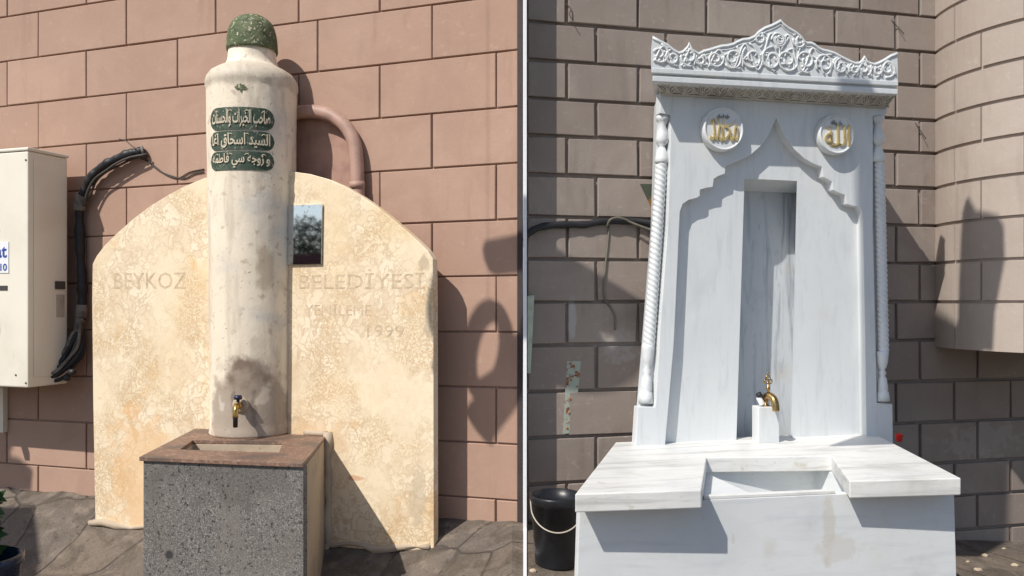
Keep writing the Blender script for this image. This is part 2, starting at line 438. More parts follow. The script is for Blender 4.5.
# rounded bay on the right
bay = thing('rounded_bay', R.local(2.75, 3.95, .765), R, 'rounded block-faced bay jutting from the grey brown wall at upper right', 'bay')
mb = MB(); cx, cy = R.local(2.75, 3.95, 0)[:2]; rb = .62
tn = []
mbz = [z for z in linesR if z > .80]; mbz = [.765]+mbz
for k in range(len(mbz)-1):
    za, zb_ = mbz[k]+.008*(k > 0), mbz[k+1]-.008
    per = .56; off = (k % 2)*per/2
    a = -1.2+off*.9
    while a < PI+1.2:
        b = a+per; st = 8
        aa, bb = a+.009, b-.009
        fr_ = []
        for i in range(st+1):
            t = aa+(bb-aa)*i/st; fr_.append((cx-rb*math.cos(t), cy-rb*math.sin(t)))
        A = [(x, y, za) for x, y in fr_]; B = [(x, y, zb_) for x, y in fr_]
        inn = [(cx-(rb-.03)*math.cos(aa+(bb-aa)*i/st), cy-(rb-.03)*math.sin(aa+(bb-aa)*i/st)) for i in range(st+1)]
        A2 = [(x, y, za) for x, y in inn]; B2 = [(x, y, zb_) for x, y in inn]; n1 = st+1
        fs = [(i, i+1, n1+i+1, n1+i) for i in range(st)]+[(i, 2*n1+i, 2*n1+i+1, i+1) for i in range(st)]+[(n1+i, n1+i+1, 3*n1+i+1, 3*n1+i) for i in range(st)]
        fs += [(0, n1, 3*n1, 2*n1), (st, 2*n1+st, 3*n1+st, n1+st)]
        mb.add(A+B+A2+B2, fs); tn += [random.random()]*len(fs)
        a = b
o = mb.build('facing', M['bay'], bay)
at = o.data.attributes.new('tint', 'FLOAT', 'FACE'); at.data.foreach_set('value', tn)
mb = MB(); mb.lathe([(0.0,.765),(rb-.012,.765),(rb-.012,mbz[-1]),(0,mbz[-1])], (cx, cy, 0), n=64)
for i in range(len(mb.sm)): mb.sm[i] = False
mb.build('core', M['bay'], bay)

# added white divider fin; its depth throws a shade band on the right wall
fin = thing('divider_fin', (.0562, 3.45, 0), W, 'added thin white divider fin between the pink wall and the grey brown wall', 'added divider')
mb = MB(); mb.box(.0562-.0075, .0562+.0075, 3.452, 3.62, -.1, 4.2); mb.build('strip', M['white'], fin, bevel=.001)
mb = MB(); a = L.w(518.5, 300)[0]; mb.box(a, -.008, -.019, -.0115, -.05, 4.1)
mb2 = MB(); mb2.add([L.world(v) for v in mb.v], mb.f); mb2.build('shade_strip', M['shade_strip'], fin)  # dark strip laid where shade falls beside the corner
mb = MB()
ya = 3.47
for i in range(26):
    yb = ya-.10
    ga, gb = gz(.05, ya)+.006, gz(.05, yb)+.006
    xa, xb = ya*13/800, yb*13/800; wa, wb = .0021*ya, .0021*yb
    mb.add([(xa-wa, ya, ga), (xa+wa, ya, ga), (xb+wb, yb, gb), (xb-wb, yb, gb), (xa-wa, ya, ga-.05), (xa+wa, ya, ga-.05), (xb+wb, yb, gb-.05), (xb-wb, yb, gb-.05)],
           [(0,1,2,3), (0,3,7,4), (1,5,6,2), (3,2,6,7)])
    ya = yb
mb.build('divider_ground_line', M['white'], fin)  # added white line carrying the divider fin across the ground

# ================================================================== RIGHT: MARBLE FOUNTAIN
WT = .40                                  # tower face in front of the wall
pt = R.w(636, 446, WT); zb = pt[2]        # bench top
print('bench top', zb, 'tower y', pt)
def P(px, py, w=WT):
    p = R.w(px, py, w); return (p[0], p[2])
fx, fy = R.w(765, 446, WT)[0], -WT
ft = thing('marble_fountain', (fx, fy, -.15), R, 'tall white marble fountain with carved crest, pointed arch niche and stone bench', 'fountain')
tanL = math.tan(math.radians(25))
def back(poly, dep, xl):
    """same outline further back, its left flank raking inwards"""
    mx = sum(p[0] for p in poly)/len(poly)
    out = []
    for x, z in poly:
        k = max(0, min(1, (xl+.35-x)/.35)); out.append((x+dep*tanL*k, z))
    return out
D1, D2 = .042, .205
# raised frame with the stepped ogee arch
arch = [(665,448),(674,343),(680,212),(683,204),(689,200),(697,198),(700,196),(700,190),(706,188),(713,187),(714,179),(719,176),(725,174),(726,166),(733,163),(743,159),(752,154),(760,147),(767,138),(772,128),(776.6,117.5),
        (781,129),(787,140),(795,150),(805,159),(814,164),(822,167),(823,177),(829,180),(832,182),(833,190),(839,193),(845,195),(847,204),(853,206),(860,207),(862.5,213),(863,222),(865,330),(866.5,444)]
outer = [(893,444),(892.5,404),(877,403),(873,225),(873,116),(886.5,114),(888,98),(660.5,92),(660,113),(671,115),(668,225),(660,330),(656,400),(655,407),(638,407),(635.5,448)]
poly = [P(*p) for p in arch]+[P(*p) for p in outer]
mb = MB(); mb.plate(poly, -WT, -WT+D1+.003)
mb.build('arch_frame', M['marble_v'], ft, bevel=.002)
# recessed panel with the niche opening
tb = R.w(700, 460, WT)[2]
nf = [(741,449),(749.5,177),(802.5,179.5),(796,449)]
ob = [(892,449),(884,290),(883,100),(662,94),(657,225),(641,400),(637,449)]
A = [P(*p) for p in ob[::-1]]+[P(*p) for p in nf[::-1]]
xl = A[0][0]
B = back([P(*p) for p in ob[::-1]], D2-D1, xl)
nb = [(745,449),(753,184),(791,186),(784,449)]
Bn = [P(*p) for p in nb[::-1]]; sh = (D2-D1)*.05
B = B+[(x+((.19, .155, .02, .02)[i]), z) for i, (x, z) in enumerate(Bn)]
mb = MB(); mb.loft([(x, -WT+D1, z) for x, z in A], [(x, -WT+D2, z) for x, z in B])
mb.build('panel', M['marble_v'], ft)
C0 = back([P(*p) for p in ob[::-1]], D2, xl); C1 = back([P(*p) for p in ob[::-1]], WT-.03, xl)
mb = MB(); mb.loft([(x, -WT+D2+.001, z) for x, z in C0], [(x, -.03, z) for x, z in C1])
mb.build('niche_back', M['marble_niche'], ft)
# colonnettes
def colonnette(pa, pb, pr, cap, foot, sink=.034):
    """twisted rope shaft from pa (top) to pb (bottom)"""
    y = -WT+sink
    k = R.mpp(765, WT)
    a = Vector((P(*pa)[0], y, P(*pa)[1])); b = Vector((P(*pb)[0], y, P(*pb)[1])); ax = (b-a); ln = ax.length; ax.normalize()
    r = pr*k
    ex = Vector((1,0,0))-ax*ax.x; ex.normalize(); ey = ax.cross(ex)
    root_mb = MB(); n, m = 24, int(ln/.004); vs, fs = [], []
    for j in range(m+1):
        h = ln*j/m
        for i in range(n):
            t = 2*PI*i/n; ph = 1.5*(t+h*2*PI/.066)
            rr = r*(.80+.22*abs(math.sin(ph)))
            q = a+ax*h+(ex*math.cos(t)+ey*math.sin(t))*rr; vs.append(tuple(q))
    for j in range(m):
        for i in range(n): fs.append((j*n+i, j*n+(i+1)%n, (j+1)*n+(i+1)%n, (j+1)*n+i))
    root_mb.add(vs, fs, True); sh_ = root_mb.build('rope_shaft', M['carved'], ft)
    def turned(p0, p1, prof, nm):
        q0 = Vector((P(*p0)[0], y, P(*p0)[1])); q1 = Vector((P(*p1)[0], y, P(*p1)[1])); v = q1-q0
        rot = v.normalized().to_track_quat('Z', 'Y').to_matrix(); m_ = MB()
        m_.lathe([(max(rr*k, .0005), h*v.length) for rr, h in prof], tuple(q0), n=20, tilt=rot); m_.build(nm, M['carved'], ft)
    turned(cap[0], cap[1], [(5.5,0),(6.5,.02),(6.5,.08),(5,.12),(3.2,.2),(5.5,.38),(6.6,.5),(5.5,.58),(2.6,.64),(3.8,.7),(5.6,.8),(6.8,.9),(7,.97),(6,1)], 'capital')
    turned(foot[0], foot[1], [(5.5,0),(6.4,.04),(5.8,.12),(5.6,.2),(4.2,.32),(2.4,.38),(4,.44),(2.6,.5),(4.2,.56),(4.8,.66),(5.4,.76),(4.8,.8),(5.8,.82),(6.4,.9),(7.0,1)], 'tassel_foot')
colonnette((665.2,160), (652.4,346), 5.7, ((666,114),(665,162)), ((651.5,345),(649,404)))
colonnette((880.3,160), (884.6,352), 5.6, ((879,116),(879.3,162)), ((883.3,351),(884,401)), .008)
# cornice
k = R.mpp(765, WT)
OH = .115
def PC(px, py): return P(px, py, WT+OH)
mb = MB()
def bar(xa, ya, xb, yb, w0, w1, h):
    a = P(xa, ya, w0); b = P(xb, yb, w0); sh = (w0-w1)*.46; mb.loft([(a[0],-w0,a[1]), (b[0],-w0,b[1]), (b[0],-w0,b[1]-h), (a[0],-w0,a[1]-h)], [(a[0]+sh,-w1,a[1]), (b[0],-w1,b[1]), (b[0],-w1,b[1]-h), (a[0]+sh,-w1,a[1]-h)])
bar(651.5, 67.5, 898.5, 81, WT+OH, 0.05, 5*k)
bar(654, 71, 896.5, 84.5, WT+OH-.016, .06, 6*k)
bar(652.5, 75.5, 898, 89, WT+OH-.002, .05, 5.5*k)
mb.build('cornice', M['carved'], ft, bevel=.003)
# frieze: sloped underside with fan ornament
fa, fb = P(655, 80.0, WT+OH-.02), P(895, 93.5, WT+OH-.02)
ga_, gb_ = P(660.5, 93.5, WT+.008), P(888, 107, WT+.008)
yA, yB = -(WT+OH-.02), -(WT+.008)
mb = MB(); mb.loft([(fa[0], yA, fa[1]), (fb[0], yA, fb[1]), (gb_[0], yB, gb_[1]), (ga_[0], yB, ga_[1])],
                   [(fa[0]+.21, -.06, fa[1]), (fb[0], -.06, fb[1]), (gb_[0], -.06, gb_[1]), (ga_[0]+.17, -.06, ga_[1])])
mb.box(ga_[0], ga_[0]+.001, yB, yB+.01, ga_[1], ga_[1]+.001)
fz = mb.build('frieze', M['carved_dirty'], ft)
def FZ(s, t, lift=.004):   # s along, t from the bottom up
    a = Vector((ga_[0]+(gb_[0]-ga_[0])*s, yB, ga_[1]+(gb_[1]-ga_[1])*s)); b = Vector((fa[0]+(fb[0]-fa[0])*s, yA, fa[1]+(fb[1]-fa[1])*s))
    return a+(b-a)*t+Vector((0,-lift,-lift*.6))
mb = MB(); NF = 14
for i in range(NF):
    c = (i+.5)/NF
    for q in range(-3, 4):
        an = q/3*1.15; P_ = []
        for j in range(5):
            rr = .1+.8*j/4; P_.append(FZ(c+math.sin(an)*rr*.5/NF, .06+rr*math.cos(an)*.95*(1-.1*abs(q))))
        mb.tube(P_, .0032, 5)
    mb.tube([FZ(c-.5/NF, .9)]+[FZ(c+(.5/NF)*math.sin(t), .9-.85*math.cos(t)) for t in [(-1.4+.35*z_) for z_ in range(9)]]+[FZ(c+.5/NF, .9)], .003, 5)
mb.tube([FZ(0,.03), FZ(1,.03)], .004, 6); mb.tube([FZ(0,.98), FZ(1,.98)], .004, 6)
mb.build('fan_ornament', M['carved_dirty'], fz)
# crest
cr = [(651.5,68),(651.5,50),(653,35),(660,39),(668,43),(674,48),(679,51),(683,50),(686,47),(688,45),(689.5,41),(691,45),(693,48),(699,52),(704,49),(709,48),(715,46),(722,44),(728,43.5),(734,42),(737,40),(743,37.5),(749,37),(755,34.5),(759,30),(765,26),(772,23.5),(777,21),(781,18.5),
      (784,22),(789,26),(796,30),(801,34),(804,38),(807,41),(812,41),(816,43),(819,46),(823,48),(830,49.5),(836,51.5),(841,54.5),(846,57),(851,59.5),(856,61.5),(860,61),(863,58.5),(865,54.5),(867,59),(870,61),(875,62.5),(879,61),(884,58.5),(891,54),(898,51.5),(898.5,66),(898.5,81.5)]
mb = MB(); crp = [PC(*p) for p in cr]
mb.loft([(x, -(WT+OH-.004), z) for x, z in crp], [(x+.026, -(WT+OH-.055), z) for x, z in crp]); crest = mb.build('crest', M['carved'], ft, bevel=.001)
yc = -(WT+OH-.004)
mb = MB()
mb.tube([(x, yc-.001, z-.010) for x, z in crp[2:-2]], .0055, 6)
mb.tube([(x, yc-.001, z-.024 if i not in () else z) for i, (x, z) in enumerate(crp[4:-4])], .0025, 5)
xa, xb_ = crp[0][0], crp[-1][0]
def top(x):
    for (a, b), (c, d) in zip(crp[2:-1], crp[3:]):
        if a <= x <= c and c > a: return b+(d-b)*(x-a)/(c-a)
    return crp[0][1]
def bot(x): return crp[0][1]+(crp[-1][1]-crp[0][1])*(x-xa)/(xb_-xa)
rs = random.Random(3)
def inside(x, z, m=.016): return xa+.01 < x < xb_-.01 and bot(x)+.012 < z < top(x)-m
def poly_tube(pts, r):
    run = []
    for p in pts:
        if inside(p[0], p[1]): run.append((p[0], yc-.002, p[1]))
        else:
            if len(run) > 2: mb.tube(run, r, 5)
            run = []
    if len(run) > 2: mb.tube(run, r, 5)
mid = (xa+xb_)/2
for sgn in (-1, 1):
    x = .0
    row = 0
    cs = []
    xx = .035
    while xx < (xb_-xa)/2-.02:
        X = mid+sgn*xx; hgt = top(X)-bot(X); r = max(.022, min(.05, hgt*.36))
        cs.append((X, bot(X)+.014+r, r))
        if hgt > .13: cs.append((X-sgn*.03, bot(X)+.02+2.5*r, r*.62))
        xx += r*1.75
    for i, (X, Z, r) in enumerate(cs):
        a0 = rs.uniform(0, 6); d = sgn*(1 if i % 2 else -1)
        poly_tube([(X+r*(1-.75*t)*math.cos(a0+d*t*9), Z+r*(1-.75*t)*math.sin(a0+d*t*9)) for t in [j/36 for j in range(37)]], .0058)
        for q in range(3):
            al = a0+q*PI/1.5+.4
            poly_tube([(X+r*(.3+.9*t)*math.cos(al+d*t*1.3), Z+r*(.3+.9*t)*math.sin(al+d*t*1.3)) for t in [j/8 for j in range(9)]], .0045)
            bx_, bz_ = X+r*.55*math.cos(al+.8), Z+r*.55*math.sin(al+.8)
            if inside(bx_, bz_): mb.lathe([(0.0005,-.002),(.007,0),(.006,.004),(.001,.007)], (bx_, yc, bz_), n=8, axis='y')
    for j in range(1):
        ph = j*.9
        poly_tube([(mid+sgn*(.01+t*.56), bot(mid+sgn*(.01+t*.56))+(top(min(max(mid+sgn*(.01+t*.56), xa+.01), xb_-.01))-bot(mid+sgn*(.01+t*.56)))*(.45+.36*math.sin(t*30+ph*2))) for t in [q/150 for q in range(151)]], .0050)
mb.build('arabesque', M['carved'], crest)
# medallions
def medallion(px, py, pr, word, small, lab, strokes):
    c = P(px, py, WT); kk = R.mpp(px, WT); r = pr*kk*.97
    m = MB(); m.lathe([(r*.98,0),(r,.006),(r,.030),(r*.97,.040),(r*.92,.042),(r*.88,.040),(r*.86,.036),(r*.84,.036),(.0005,.036)], (c[0], -WT, c[1]), n=64, axis='y')
    md = m.build('medallion', M['carved'], ft); md['label'] = lab
    def put(s, x0, x1, z0_, z1, mat, dep, off, name, shear=0):
        vs, fs = text(shape(s), .05, off)
        vs2 = [(c[0]+r*(x0+(x1-x0)*v[0]+shear*(v[2]-.5)), -WT-.036-dep*(1-v[1])+.001, c[1]+r*(z0_+(z1-z0_)*v[2])) for v in vs]
        mm = MB(); mm.add(vs2, fs); mm.build(name, mat, md)
    put(word, -.70, .70, -.58, .46, M['gold'], .008, -.006, 'gilded_word')
    put(small, -.34, .28, .40, .66, M['greyink'], .006, .012, 'small_script')
    mm = MB()
    for st in strokes: mm = MB(); mm.tube(smooth_path([(c[0]+r*a, -WT-.036, c[1]+r*b) for a, b in st], 5), lambda t: .0010+.0022*math.sin(PI*min(1, t*1.15+.05)), 7); mm.build('gilded_stroke', M['gold'], md)
    for i in range(9):
        mm = MB(); a = i*2*PI/9+.3; mm.lathe([(.0005,0),(.0045,.001),(.004,.005),(.0005,.006)], (c[0]+r*.70*math.cos(a), -WT-.030, c[1]+r*.68*math.sin(a)), n=8, axis='y'); mm.build('dot', M['greyink'], md)
AF['ى'] = [chr(0xFEEF), chr(0xFEF0), None, None]
medallion(719.5, 130.8, 22.6, 'محمد', 'عليه السلام', 'medallion left of the arch tip with a wide gilded word', [[(0,.62),(-.02,.2),(.03,-.3),(.08,-.66)], [(-.55,-.18),(-.35,-.42),(.05,-.50),(.45,-.30),(.66,-.34)], [(-.66,.20),(-.5,.44),(-.36,.22),(-.22,.46),(-.2,.1)], [(.1,.12),(.35,.2),(.6,.42)]])
medallion(831.8, 135.8, 20.8, 'الله', 'جل جلاله', 'medallion right of the arch tip with tall gilded strokes', [[(.6,.46),(.57,0),(.54,-.6)], [(-.62,.34),(-.5,.22),(-.38,.36),(-.28,.2)], [(-.6,-.3),(-.4,-.58),(0,-.62),(.3,-.45)]])
# bench slabs
def Z(px, py, z=None): return R.zp(px, py, zb if z is None else z)[:2]
FL, BL, BR, FR_ = Z(575,494), Z(622,445.5), Z(905,440), Z(961,478)
BL = (BL[0], -WT+.10); BR = (BR[0], -WT+.10)
IL0, IL1, IR1, IR0 = Z(701.5,490), Z(706.5,457.5), Z(831,456), Z(849.5,481)
th = .058
print('bench', FL, BL, BR, FR_, IL0, IL1)
def mid_(a, b, t): return (a[0]+(b[0]-a[0])*t, a[1]+(b[1]-a[1])*t)
mb = MB(); mb.slab([FL, IL0, IL1, IR1, IR0, FR_, BR, BL], zb-th, zb); mb.build('bench_slab', M['marble_h'], ft, bevel=.004)
# base
inset = .088
yf = (FL[1]+FR_[1])/2+inset
def at_y(px, y): return R.w(px, 300, -y)[0]
yl, yr = FL[1]+inset, FR_[1]+inset
bL, bR = (at_y(579.5, yl), yl), (at_y(954, yr), yr)
zt = zb-th-.002
bn = M['_base']
bn.blob((at_y(833, yr)-fx, yr-fy, zt-.10+.15), .06, (.52,.46,.36), .42, (2.4,.3,.42), ns=26, nk=.9)
bn.blob((at_y(842, yr)-fx, yr-fy, zt-.19+.15), .07, (.55,.50,.42), .35, (.8,.3,1.1), ns=22, nk=1.2)
bn.blob((at_y(740, yr)-fx, yr-fy, zt-.13+.15), .02, (.50,.47,.42), .5, (2,.3,.7), ns=30, nk=.6)
M['base'] = bn.done()
def lean(q, z): # base widens slightly to the ground
    c = (bL[0]+bR[0])/2; return (c+(q[0]-c)*(1+(zt-z)*.05), q[1], z)
pk = [Z(703,500, zt), Z(706,476, zt)]
ix0, ix1 = IL1[0]+.004, IR1[0]-.004
iy0, iy1 = yf+.03, IL1[1]+.012
out = [(bL[0], bL[1]+.032), (ix0, bL[1]+.032), (ix0, iy1), (ix1, iy1), (ix1, bR[1]+.032), (bR[0], bR[1]+.032), (BR[0]-.03, BR[1]-.01), (BL[0]+.03, BL[1]-.01)]
mb = MB(); mb.loft([lean(q, -.6) for q in out], [lean(q, zt) for q in out])
fq = [bL, bR, (bR[0], bR[1]+.030), (bL[0], bL[1]+.030)]
lipL = H-(504-CY)*R.mpp(716, -bL[1]); lipR = H-(497.5-CY)*R.mpp(858, -bR[1])
print('zt', zt, 'lips', lipL, lipR)
mb.build('base', M['base'], ft, bevel=.003)
mb = MB(); mb.loft([lean(q, -.6) for q in fq], [lean(q, zt) for q in fq]); mb.build('front_panel', M['base'], ft, bevel=.002)
mb = MB(); mb.slab([(ix0-.01, bL[1]+.02), (ix1+.01, bR[1]+.02), (ix1+.01, iy1+.01), (ix0-.01, iy1+.01)], zt-.20, zt-.16); mb.build('basin_floor', M['marble'], ft)
xa1, xb1 = Z(712,504,zt)[0], IR0[0]-.004
def fyat(x): return bL[1]+(bR[1]-bL[1])*(x-bL[0])/(bR[0]-bL[0])
mb = MB(); mb.slab([(xa1, fyat(xa1)+.002), (xb1, fyat(xb1)+.002), (xb1, fyat(xb1)+.027), (xa1, fyat(xa1)+.027)], zt+.0005, zt+.012); mb.build('basin_lip', M['marble_h'], ft, bevel=.002)

# spout post on the rear slab
pw = WT+.055
p0, p1 = R.w(758.5, 451, pw), R.w(779.5, 452, pw)
pt_ = R.w(759, 407.5, pw)[2]
sp = MB(); sp.slab([(p0[0], -pw), (p1[0], -pw), (p1[0]-.002, -pw+.075), (p0[0]+.012, -pw+.075)], zb-.001, pt_)
post = sp.build('spout_post', M['marble'], ft, bevel=.003)
# tap on the post
tx, ty, tz = (p0[0]+p1[0])/2+.004, -pw+.035, pt_
k2 = R.mpp(768, pw)
tap = thing('brass_tap', (tx, ty, tz), R, 'brass tap with trefoil key handle standing on the small white marble post', 'tap')
mb = MB(); mb.lathe([(.016,0),(.017,.004),(.011,.008),(.011,.03),(.014,.034),(.014,.044),(.0005,.05)], (tx, ty, tz), n=20)
pts = smooth_path([(tx,ty,tz+.035),(tx-.002,ty-.03,tz+.047),(tx+.001,ty-.062,tz+.036),(tx+.003,ty-.075,tz+.004),(tx+.003,ty-.077,tz-.012)], 6)
mb.tube(pts, lambda t: .0165 if t < .55 else .0165-.003*(t-.55)/.45, 14); mb.build('tap_body', M['brass'], tap)
mb = MB()
mb.lathe([(.006,0),(.008,.006),(.005,.012),(.004,.030),(.009,.034),(.009,.040),(.004,.046),(.0035,.06)], (tx-.001, ty-.022, tz+.040), n=14)
hz = tz+.040+.072
for a in (90, 210, 330):
    ca, sa = math.cos(math.radians(a)), math.sin(math.radians(a))
    mb.tube([(tx-.001+.0105*ca+.009*math.cos(t), ty-.022, hz+.0105*sa+.009*math.sin(t)) for t in [j*2*PI/14 for j in range(14)]], .0032, 7, closed=True)
mb.lathe([(.0005,.024),(.004,.028),(.0005,.036)], (tx-.001, ty-.022, hz), n=8)
mb.build('key_handle', M['brass'], tap)
mb = MB(); rt = Matrix.Rotation(-.5, 3, 'Y')
mb.lathe([(.0115,0),(.012,.004),(.0115,.032),(.009,.036),(.0005,.037)], (tx-.018, ty-.005, tz+.008), n=16, tilt=rt); mb.build('valve_collar', M['label'], tap)
mb = MB(); mb.lathe([(.012,.0),(.013,.004),(.012,.016),(.0005,.018)], (tx-.030, ty-.007, tz+.042), n=16, tilt=rt); mb.build('valve_cap', M['black'], tap)

# small red cup behind the right end of the bench
c = Z(899, 441.5)
mb = MB(); mb.lathe([(.010,0),(.012,.002),(.016,.030),(.017,.032),(.014,.032),(.011,.006),(.0005,.006)], (c[0], c[1], zb), n=24)
o = mb.build('plastic_cup', M['red'], base=(c[0], c[1], zb), fr=R)
tag(o, 'small red plastic cup on the bench behind the right foot of the marble fountain', 'cup')

# ------------------------------------------------ things on the right wall
# black hose with a pale wire twisted round it
hose = thing('black_hose', R.w(600, 222, .03), R, 'thick black hose running along the grey brown wall to the marble fountain', 'hose')
pp = [R.w(x, y, w) for x, y, w in ((523,240,.06),(529,233,.06),(538,228,.05),(550,225.5,.035),(570,224.5,.03),(585,224.5,.03),(602,221.5,.03),(625,221,.03),(642,222,.04),(660,226,.06),(676,232,.08))]
mb = MB(); mb.tube(smooth_path(pp, 8), lambda t: .0158+.0012*math.sin(t*55), 12); mb.build('hose_tube', M['black'], hose)
mb = MB()
pp = [R.w(x, y, w) for x, y, w in ((607,226,.035),(610,220,.052),(617,217.5,.055),(624,219,.055),(630,222,.052),(640,226,.06),(652,230,.07),(662,230,.08))]
mb.tube(smooth_path(pp, 6), .0052, 8); mb.build('binding_wire', M['palewire'], hose)
pp = [R.w(x, y, .022) for x, y in ((609,226),(608,240),(606,260),(604,285),(605,299),(611,308),(615,317),(615,330))]
mb = MB(); mb.tube(smooth_path(pp, 6), .0048, 7)
o = mb.build('hanging_wire', M['palewire'], base=R.w(609, 226, .022), fr=R); tag(o, 'thin grey wire hanging down the wall from the black hose', 'wire')
# olive bracket plate
bk = thing('metal_bracket', R.w(652, 200, .0), R, 'olive metal bracket plate with orange rust half behind the marble fountain edge', 'bracket')
mb = MB(); mb.plate([P(640,184,.02), P(668,184,.02), P(668,217,.02), P(656,217,.02)], -.022, -.014); mb.build('plate', M['olive'], bk)
mb = MB(); mb.plate([P(652,206,.03), P(668,206,.03), P(668,232,.03), P(654,232,.03)], -.034, -.0225); mb.build('rusty_lug', M['rust'], bk)
# rusty strip
st_ = thing('metal_strip', R.w(572, 396, .012), R, 'rusty pale perforated metal strip fixed upright on the grey brown wall above the bucket', 'metal strip')
mb = MB(); mb.plate([P(567,361,.018), P(581,361,.018), P(577.5,397,.018), P(575.5,433,.018), P(562.5,434,.018), P(565,397,.018)], -.020, -.012); mb.build('strip', M['rusty'], st_, bevel=.001)
for (x, y) in ((574,366),(571,380),(570,399),(569,413),(567,428)):
    mb = MB(); c = P(x, y, .021); mb.lathe([(.0055,0),(.0055,.003),(.003,.005),(.0005,.005)], (c[0], -.0195, c[1]), n=10, axis='y'); mb.build('bolt', M['rust'], st_)
# pale green post by the strip at the corner
a, b = R.w(528.2, 292, .05), R.w(533.5, 372, .05)
mb = MB(); mb.plate([P(526.9,296,.03), P(533.5,295,.03), P(531.5,342,.03), P(529.8,373,.03), P(526.9,373,.03)], -.045, -.012)
o = mb.build('green_board', M['palegreen'], base=P(530,340,.03)[0:1]+(-.03,)+P(530,340,.03)[1:], fr=R, bevel=.001)
tag(o, 'narrow pale green board leaning on the wall right of the white strip', 'board')
# bits of wire in the joints high on the wall
for i, (pts_, lab) in enumerate(((((889,18),(896,25),(904,34)), 'short bent wire sticking out of the wall above the crest'), (((910,116),(918,127),(926,139)), 'short bent wire on the wall right of the carved crest'), (((566,4),(571,9),(569,14),(573,20)), 'curled bit of wire near the top of the wall beside the white strip'))):
    q = [R.w(x, y, .012+.012*j) for j, (x, y) in enumerate(pts_)]
    mb = MB(); mb.tube(smooth_path(q, 4), .0022, 6)
    o = mb.build('wire_end', M['wire'], base=q[0], fr=R); tag(o, lab, 'wire')
# bucket
bd = 3.05; bx = (556-CX)/F*bd; bz = gz(bx, bd)
bc = thing('bucket', (bx, bd, bz), W, 'black plastic bucket with thin white handle on the ground left of the marble bench', 'bucket')
r1 = 25.5*bd/F; zt_ = H-(494-CY)*bd/F
hh = zt_-bz
mb = MB(); mb.lathe([(.0005,0),(r1*.80,0),(r1*.82,.01),(r1*.97,hh*.86),(r1*1.01,hh*.86),(r1*1.03,hh*.98),(r1,hh),(r1*.95,hh),(r1*.93,hh*.8),(r1*.78,.02),(.0005,.02)], (bx, bd, bz), n=48); mb.build('pail', M['bucket'], bc)
mb = MB(); q = [(bx-r1*1.0*math.cos(t), bd-.10*math.sin(t)-.05, zt_-.03-.075*math.sin(t)) for t in [j*PI/16 for j in range(17)]]
q[0] = (bx-r1*1.0, bd, zt_-.02); q[-1] = (bx+r1*1.0, bd, zt_-.005)
mb.tube(smooth_path(q, 3), .0026, 7); mb.build('handle', M['greylabel'], bc)
# rubble round the bucket
rs = random.Random(11)
def stone(x, y, r, mat, lab, grp):
    m = MB(); vs, fs = [], []
    n, k_ = 9, 6
    sd = rs.uniform(0, 50)
    for j in range(k_+1):
        for i in range(n):
            a = 2*PI*i/n; b = PI*j/k_
            v = Vector((math.cos(a)*math.sin(b), math.sin(a)*math.sin(b)*.8, math.cos(b)*.5))
            v *= r*(1+.45*mnoise.noise(v*1.7+Vector((sd,0,0)))); vs.append((x+v.x, y+v.y, gz(x, y)+r*.25+v.z))
    for j in range(k_):
        for i in range(n): fs.append((j*n+i, j*n+(i+1)%n, (j+1)*n+(i+1)%n, (j+1)*n+i))
    m.add(vs, fs); o = m.build('stone', mat, base=(x, y, gz(x, y))); tag(o, lab, 'stone', grp)
sites = [(566,558,2.95),(574,568,2.9),(545,566,2.85),(534,572,2.8)]
for px, py, d in sites:
    x = (px-CX)/F*d
    if x > (529-CX)/F*d: stone(x, (H-gz(x, d))*F/(py-CY), rs.uniform(.012, .022), M['cement'], 'small grey stone on the dark ground below the bucket', 'stones below the bucket')
for px, py in ((985,556),(1004,549),(968,562),(1015,566),(978,571)):
    y = 3.4
    for _ in range(5):
        x = (px-CX)/F*y; y = (H-gz(x, y))*F/(py-CY)
    stone((px-CX)/F*y, y, rs.uniform(.008, .02), M['cement'], 'small pale stone on the dark paving right of the marble bench', 'stones right of the marble bench')

# ================================================================== LEFT SIDE
WS = .20                                # face of the slab
dz = R.mpp
sb = thing('stone_slab', L.w(265, 545, WS), L, 'round-topped upright slab of cream yellow marble with faint cut lettering against the pink wall', 'stone slab')
def PL(px, py, w=WS): p = L.w(px, py, w); return (p[0], p[2])
top_ = [(434,560),(433.5,300),(433,259),(428,251),(420,243),(408,232),(395,221),(380,209),(362,196.5),(345,186.5),(328,179),(310,174),(292,171.5),(270,170),(245,170),(222,172.5),(203,178.5),(185,186),(168,195),(150,206),(133,219),(116,234),(104,246),(96.5,256),(92.5,264),(92,300),(93,400),(96,533)]
pl = [PL(*p) for p in top_]
mb = MB(); base_z = -.35
pl2 = [(pl[0][0], base_z)]+pl[1:-1]+[(pl[-1][0], base_z)]
mb.plate(pl2, -WS, -WS+.05)
n = M['_slab']
def rel(px, py, w=WS):
    p = L.w(px, py, w); b = sb['_b']; return (p[0]-b[0], p[1]-b[1], p[2]-b[2])
n.blob(rel(424,262), .05, (.40,.31,.20), .6, (1.8,.2,.9), ns=24, nk=.9)
n.blob(rel(428,320), .05, (.40,.34,.25), .6, (2.6,.2,.4), ns=24, nk=.9)
n.blob(rel(418,500), .07, (.50,.42,.30), .5, (1.6,.2,.45), ns=30, nk=1)
n.blob(rel(270,420), .05, (.33,.25,.17), .6, (.3,.2,1.2), ns=20, nk=.8)
n.blob(rel(105,545), .1, (.36,.27,.18), .6, (.4,.2,1.3), ns=16, nk=.8)
n.blob(rel(140,480), .20, (.74,.40,.15), .4, (.9,.2,.5), ns=9, nk=1.2)
n.blob(rel(300,440), .14, (.66,.47,.28), .6, (.6,.2,1), ns=9, nk=1)
